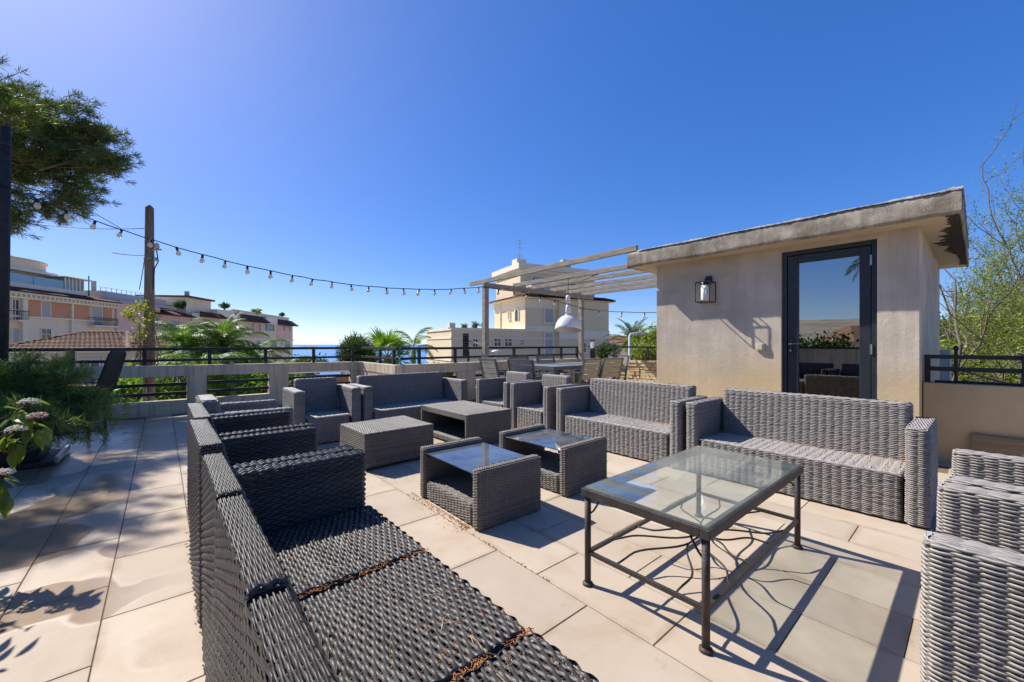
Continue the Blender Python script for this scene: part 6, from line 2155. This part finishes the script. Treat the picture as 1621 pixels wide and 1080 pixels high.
# pale villa in the middle distance
def villa():
    o0 = rd(1.18, 36)
    t = thing('villa', 'pale yellow villa with tower, low flat wing and tv aerial behind the pergola', 'villa', (o0.x, o0.y, -10))
    S = Frame(o0, rd(.891, .454), rd(.454, -.891))        # shaded face: u to the right, n towards us
    Wf = Frame(o0, rd(-.454, .891), rd(-.891, -.454))     # sunny face: u away, n to the left
    def P(fr, name, mat, *b):
        o = part(fr, name, M[mat], None, *b); reparent(o, t); return o
    # wing
    P(S, 'wing', 'villa', (-6.86, 9.4, -7.5, 0, -12, 2.25))
    P(S, 'wing_parapet', 'trim', (-6.95, 9.45, -7.6, .09, 2.251, 2.45))
    P(S, 'wing_band', 'trim', (-6.92, 9.4, -7.5, .05, 1.55, 1.68), (-6.92, 9.4, -7.5, .05, -.3, -.15))
    P(S, 'chimney', 'trim', (-7.0, -6.5, -.6, -.05, 2.451, 2.85))
    # tower
    P(S, 'tower', 'villa', (0, 9.2, -6.6, 0, 2.451, 5.2))
    P(S, 'tower_band', 'trim', (-.04, 9.24, -6.64, .04, 4.35, 5.19), (-.04, 9.24, -6.64, .04, 2.46, 2.75))
    P(S, 'tower_wall', 'villa', (3.4, 9.2, .002, .35, -12, 5.19))
    P(S, 'string_course', 'trim', (3.36, 9.24, .36, .42, 1.6, 2.4))
    # eaves with tiles on both sides
    P(S, 'eave', 'trim', (-.55, 9.75, -7.1, .6, 5.21, 5.32))
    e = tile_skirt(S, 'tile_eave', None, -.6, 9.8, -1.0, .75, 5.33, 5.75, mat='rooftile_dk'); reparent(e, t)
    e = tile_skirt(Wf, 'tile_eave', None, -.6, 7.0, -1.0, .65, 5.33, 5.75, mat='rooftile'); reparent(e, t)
    # balustrade on the sunny side
    b = MB()
    Wf.box(b, -.2, 5.5, -.75, -.5, 6.25, 6.4)
    for i in range(16): Wf.box(b, -.1 + i * .36, .08 + i * .36, -.7, -.55, 5.6, 6.25)
    for i in range(3): Wf.box(b, .4 + i * 2.2, .8 + i * 2.2, -.8, -.45, 5.6, 6.75)
    o = b.build('balustrade', M['trim']); reparent(o, t)
    # top storey
    P(S, 'top_storey', 'villa', (.1, 8.6, -6.4, -1.1, 5.3, 8.0))
    P(S, 'top_cornice', 'trim', (-.25, 8.95, -6.7, -.75, 8.01, 8.5), (-.1, 8.8, -6.5, -.95, 7.7, 8.0))
    P(S, 'chimney', 'trim', (-.2, .8, -2.2, -1.2, 8.51, 8.95)); P(S, 'vent', 'shutter', (5.0, 5.9, -2, -1.4, 8.51, 9.4))
    for a, b_, z0, z1, n, pn in ((2.0, 2.9, 3.1, 4.6, 0, 'shutter'), (2.0, 2.85, -.2, 2.1, 0, 'shutter'), (1.3, 2.6, 6.1, 7.4, -1.1, 'shutter'), (5.6, 6.3, 6.1, 7.0, -1.1, 'winglass'), (5.7, 6.35, .35, 1.2, .35, 'winglass')):
        w = window(S, None, a, b_, z0, z1, n=n, pane=pn, fw=.1); reparent(w, t)
    for u0, u1, z0, z1 in ((-5.0, -4.6, .9, 1.5), (-3.05, -2.45, .95, 1.65), (-2.05, -1.4, .95, 1.65), (-.55, -.2, 1.05, 1.45)):
        w = window(S, None, u0, u1, z0, z1, n=0, fw=.06); reparent(w, t)
    w = arch_window(Wf, None, 1.2, 1.85, 3.25, 4.35); reparent(w, t)
    w = window(Wf, None, 2.9, 3.3, 3.5, 4.15, fw=.06, pane='shutter'); reparent(w, t)
    P(Wf, 'downpipe', 'trim', (5.0, 5.12, .01, .12, 2.46, 5.2))
    # aerial
    c = S.p(.4, -1.8, 8.9)
    m = MB().tube([c, c + Vector((0, 0, 2.0))], .04, 6)
    u = rd(1, 0).normalized()
    for z, w in ((1.9, .75), (1.6, 1.1), (1.25, .6), (.6, .6), (.45, .8), (.3, .5)):
        m.tube([c + u * -w * .5 + Vector((0, 0, z)), c + u * w * .5 + Vector((0, 0, z + (.05 if z > 1.5 else -.1)))], .022, 5)
    o = m.build('tv_aerial', M['shutter']); reparent(o, t)
villa()
for i, (px, py, s) in enumerate(((752, 515, .26), (735, 518, .2), (765, 517, .2))):
    bush(px, py, 37, s, s * 1.3, ('spiky roof plant left of the pergola post on the villa wing', 'small roof plant on the villa wing near its chimney', 'tiny roof plant right of the pergola post on the villa wing')[i], M['hedge'], 14, 10, .3, .05, 80 + i, base=2.46)

# far houses to the right and behind
def far_house(r, d, w, dep, z0, z1, mat, label, seed, roof=True, rz=0.0):
    f = Frame(rd(r, d), rd(math.cos(rz), math.sin(rz)), rd(math.sin(rz), -math.cos(rz)))
    t = thing('far_house', label, 'house', rd(r, d, z0))
    o = part(f, 'wall', M[mat], None, (0, w, -dep, 0, z0, z1)); reparent(o, t)
    if roof:
        mb = MB(); e = .5; h = dep * .22
        f.hexa(mb, [(-e, -dep - e, z1 + .02), (w + e, -dep - e, z1 + .02), (w + e, e, z1 + .02), (-e, e, z1 + .02), (1.5, -dep * .55, z1 + h), (w - 1.5, -dep * .55, z1 + h), (w - 1.5, -dep * .45, z1 + h), (1.5, -dep * .45, z1 + h)])
        o = mb.build('roof', M['rooftile'], None); reparent(o, t)
    rng = random.Random(seed)
    n = max(2, int(w / 3))
    for k in range(n):
        for zf in np.arange(z1 - 2.3, max(z0 + .5, z1 - 9), -3.0):
            u = w * (k + .5) / n
            wv = window(f, None, u - .5, u + .5, zf, zf + 1.4, pane=rng.choice(['winglass', 'shutter'])); reparent(wv, t)
    return t
far_house(20, 95, 12, 9, -9, 1.2, 'trim', 'pale far house seen just right of the villa', 1)
far_house(30, 85, 16, 9, -9, -.8, 'pink', 'pinkish far house behind the date palm', 2)
far_house(24, 60, 9, 7, -9, -1.2, 'cream', 'low cream house behind the stone wall railing', 3)
far_house(47, 43, 9, 8, -4, 2.2, 'terracotta', 'ochre house showing through the bare trees on the right', 4)
far_house(-70, 12, 14, 10, -6, 3.2, 'terracotta', 'terracotta house left of the terrace, mirrored in the door', 5, rz=-1.3)
far_house(-52, -26, 12, 9, -6, 1.4, 'cream', 'cream house left of the terrace, mirrored in the door', 6, rz=-1.5)
for i, (r, d, s) in enumerate(((-30, -4, 2.2), (-36, -14, 2.6), (-26, -12, 1.8), (-40, 2, 2.4))):
    q = rd(r, d)
    t = thing('broadleaf_tree', ('round tree', 'wide tree', 'small tree', 'leaning tree')[i] + ' on the slope left of the terrace, mirrored in the door', 'tree', (q.x, q.y, -5.2))
    rng = np.random.RandomState(70 + i)
    mb = MB()
    C = clumpy(rng, mb, [((rng.randn() * s * .4, rng.randn() * s * .4, 5.2 + rng.randn() * .5), (s * .7, s * .7, s * .55)) for _ in range(6)], 220, 14, .3, .35, .18)
    mb.build('crown', M['hedge'], t)
    MB().tube([(0, 0, 0), (.1, 0, 2.5), (0, .1, 5)], [.22, .16, .06], 8).build('trunk', M['bark'], t, True)
# grey cabinet behind the right railing
cb = thing('utility_cabinet', 'plain grey cabinet behind the black railing beside the hut', 'cabinet', (8.45, .28, 0))
MB().box(0, .5, -.02, .30, -.3, 1.02).build('body', m_plain('cabinet_grey', (.42, .43, .44), None, 3, .6), cb, bevel=.01)
MB().box(-.012, -.001, .0, .28, -.2, .98).build('door', m_plain('cabinet_door', (.45, .46, .47), None, 3, .6), cb)
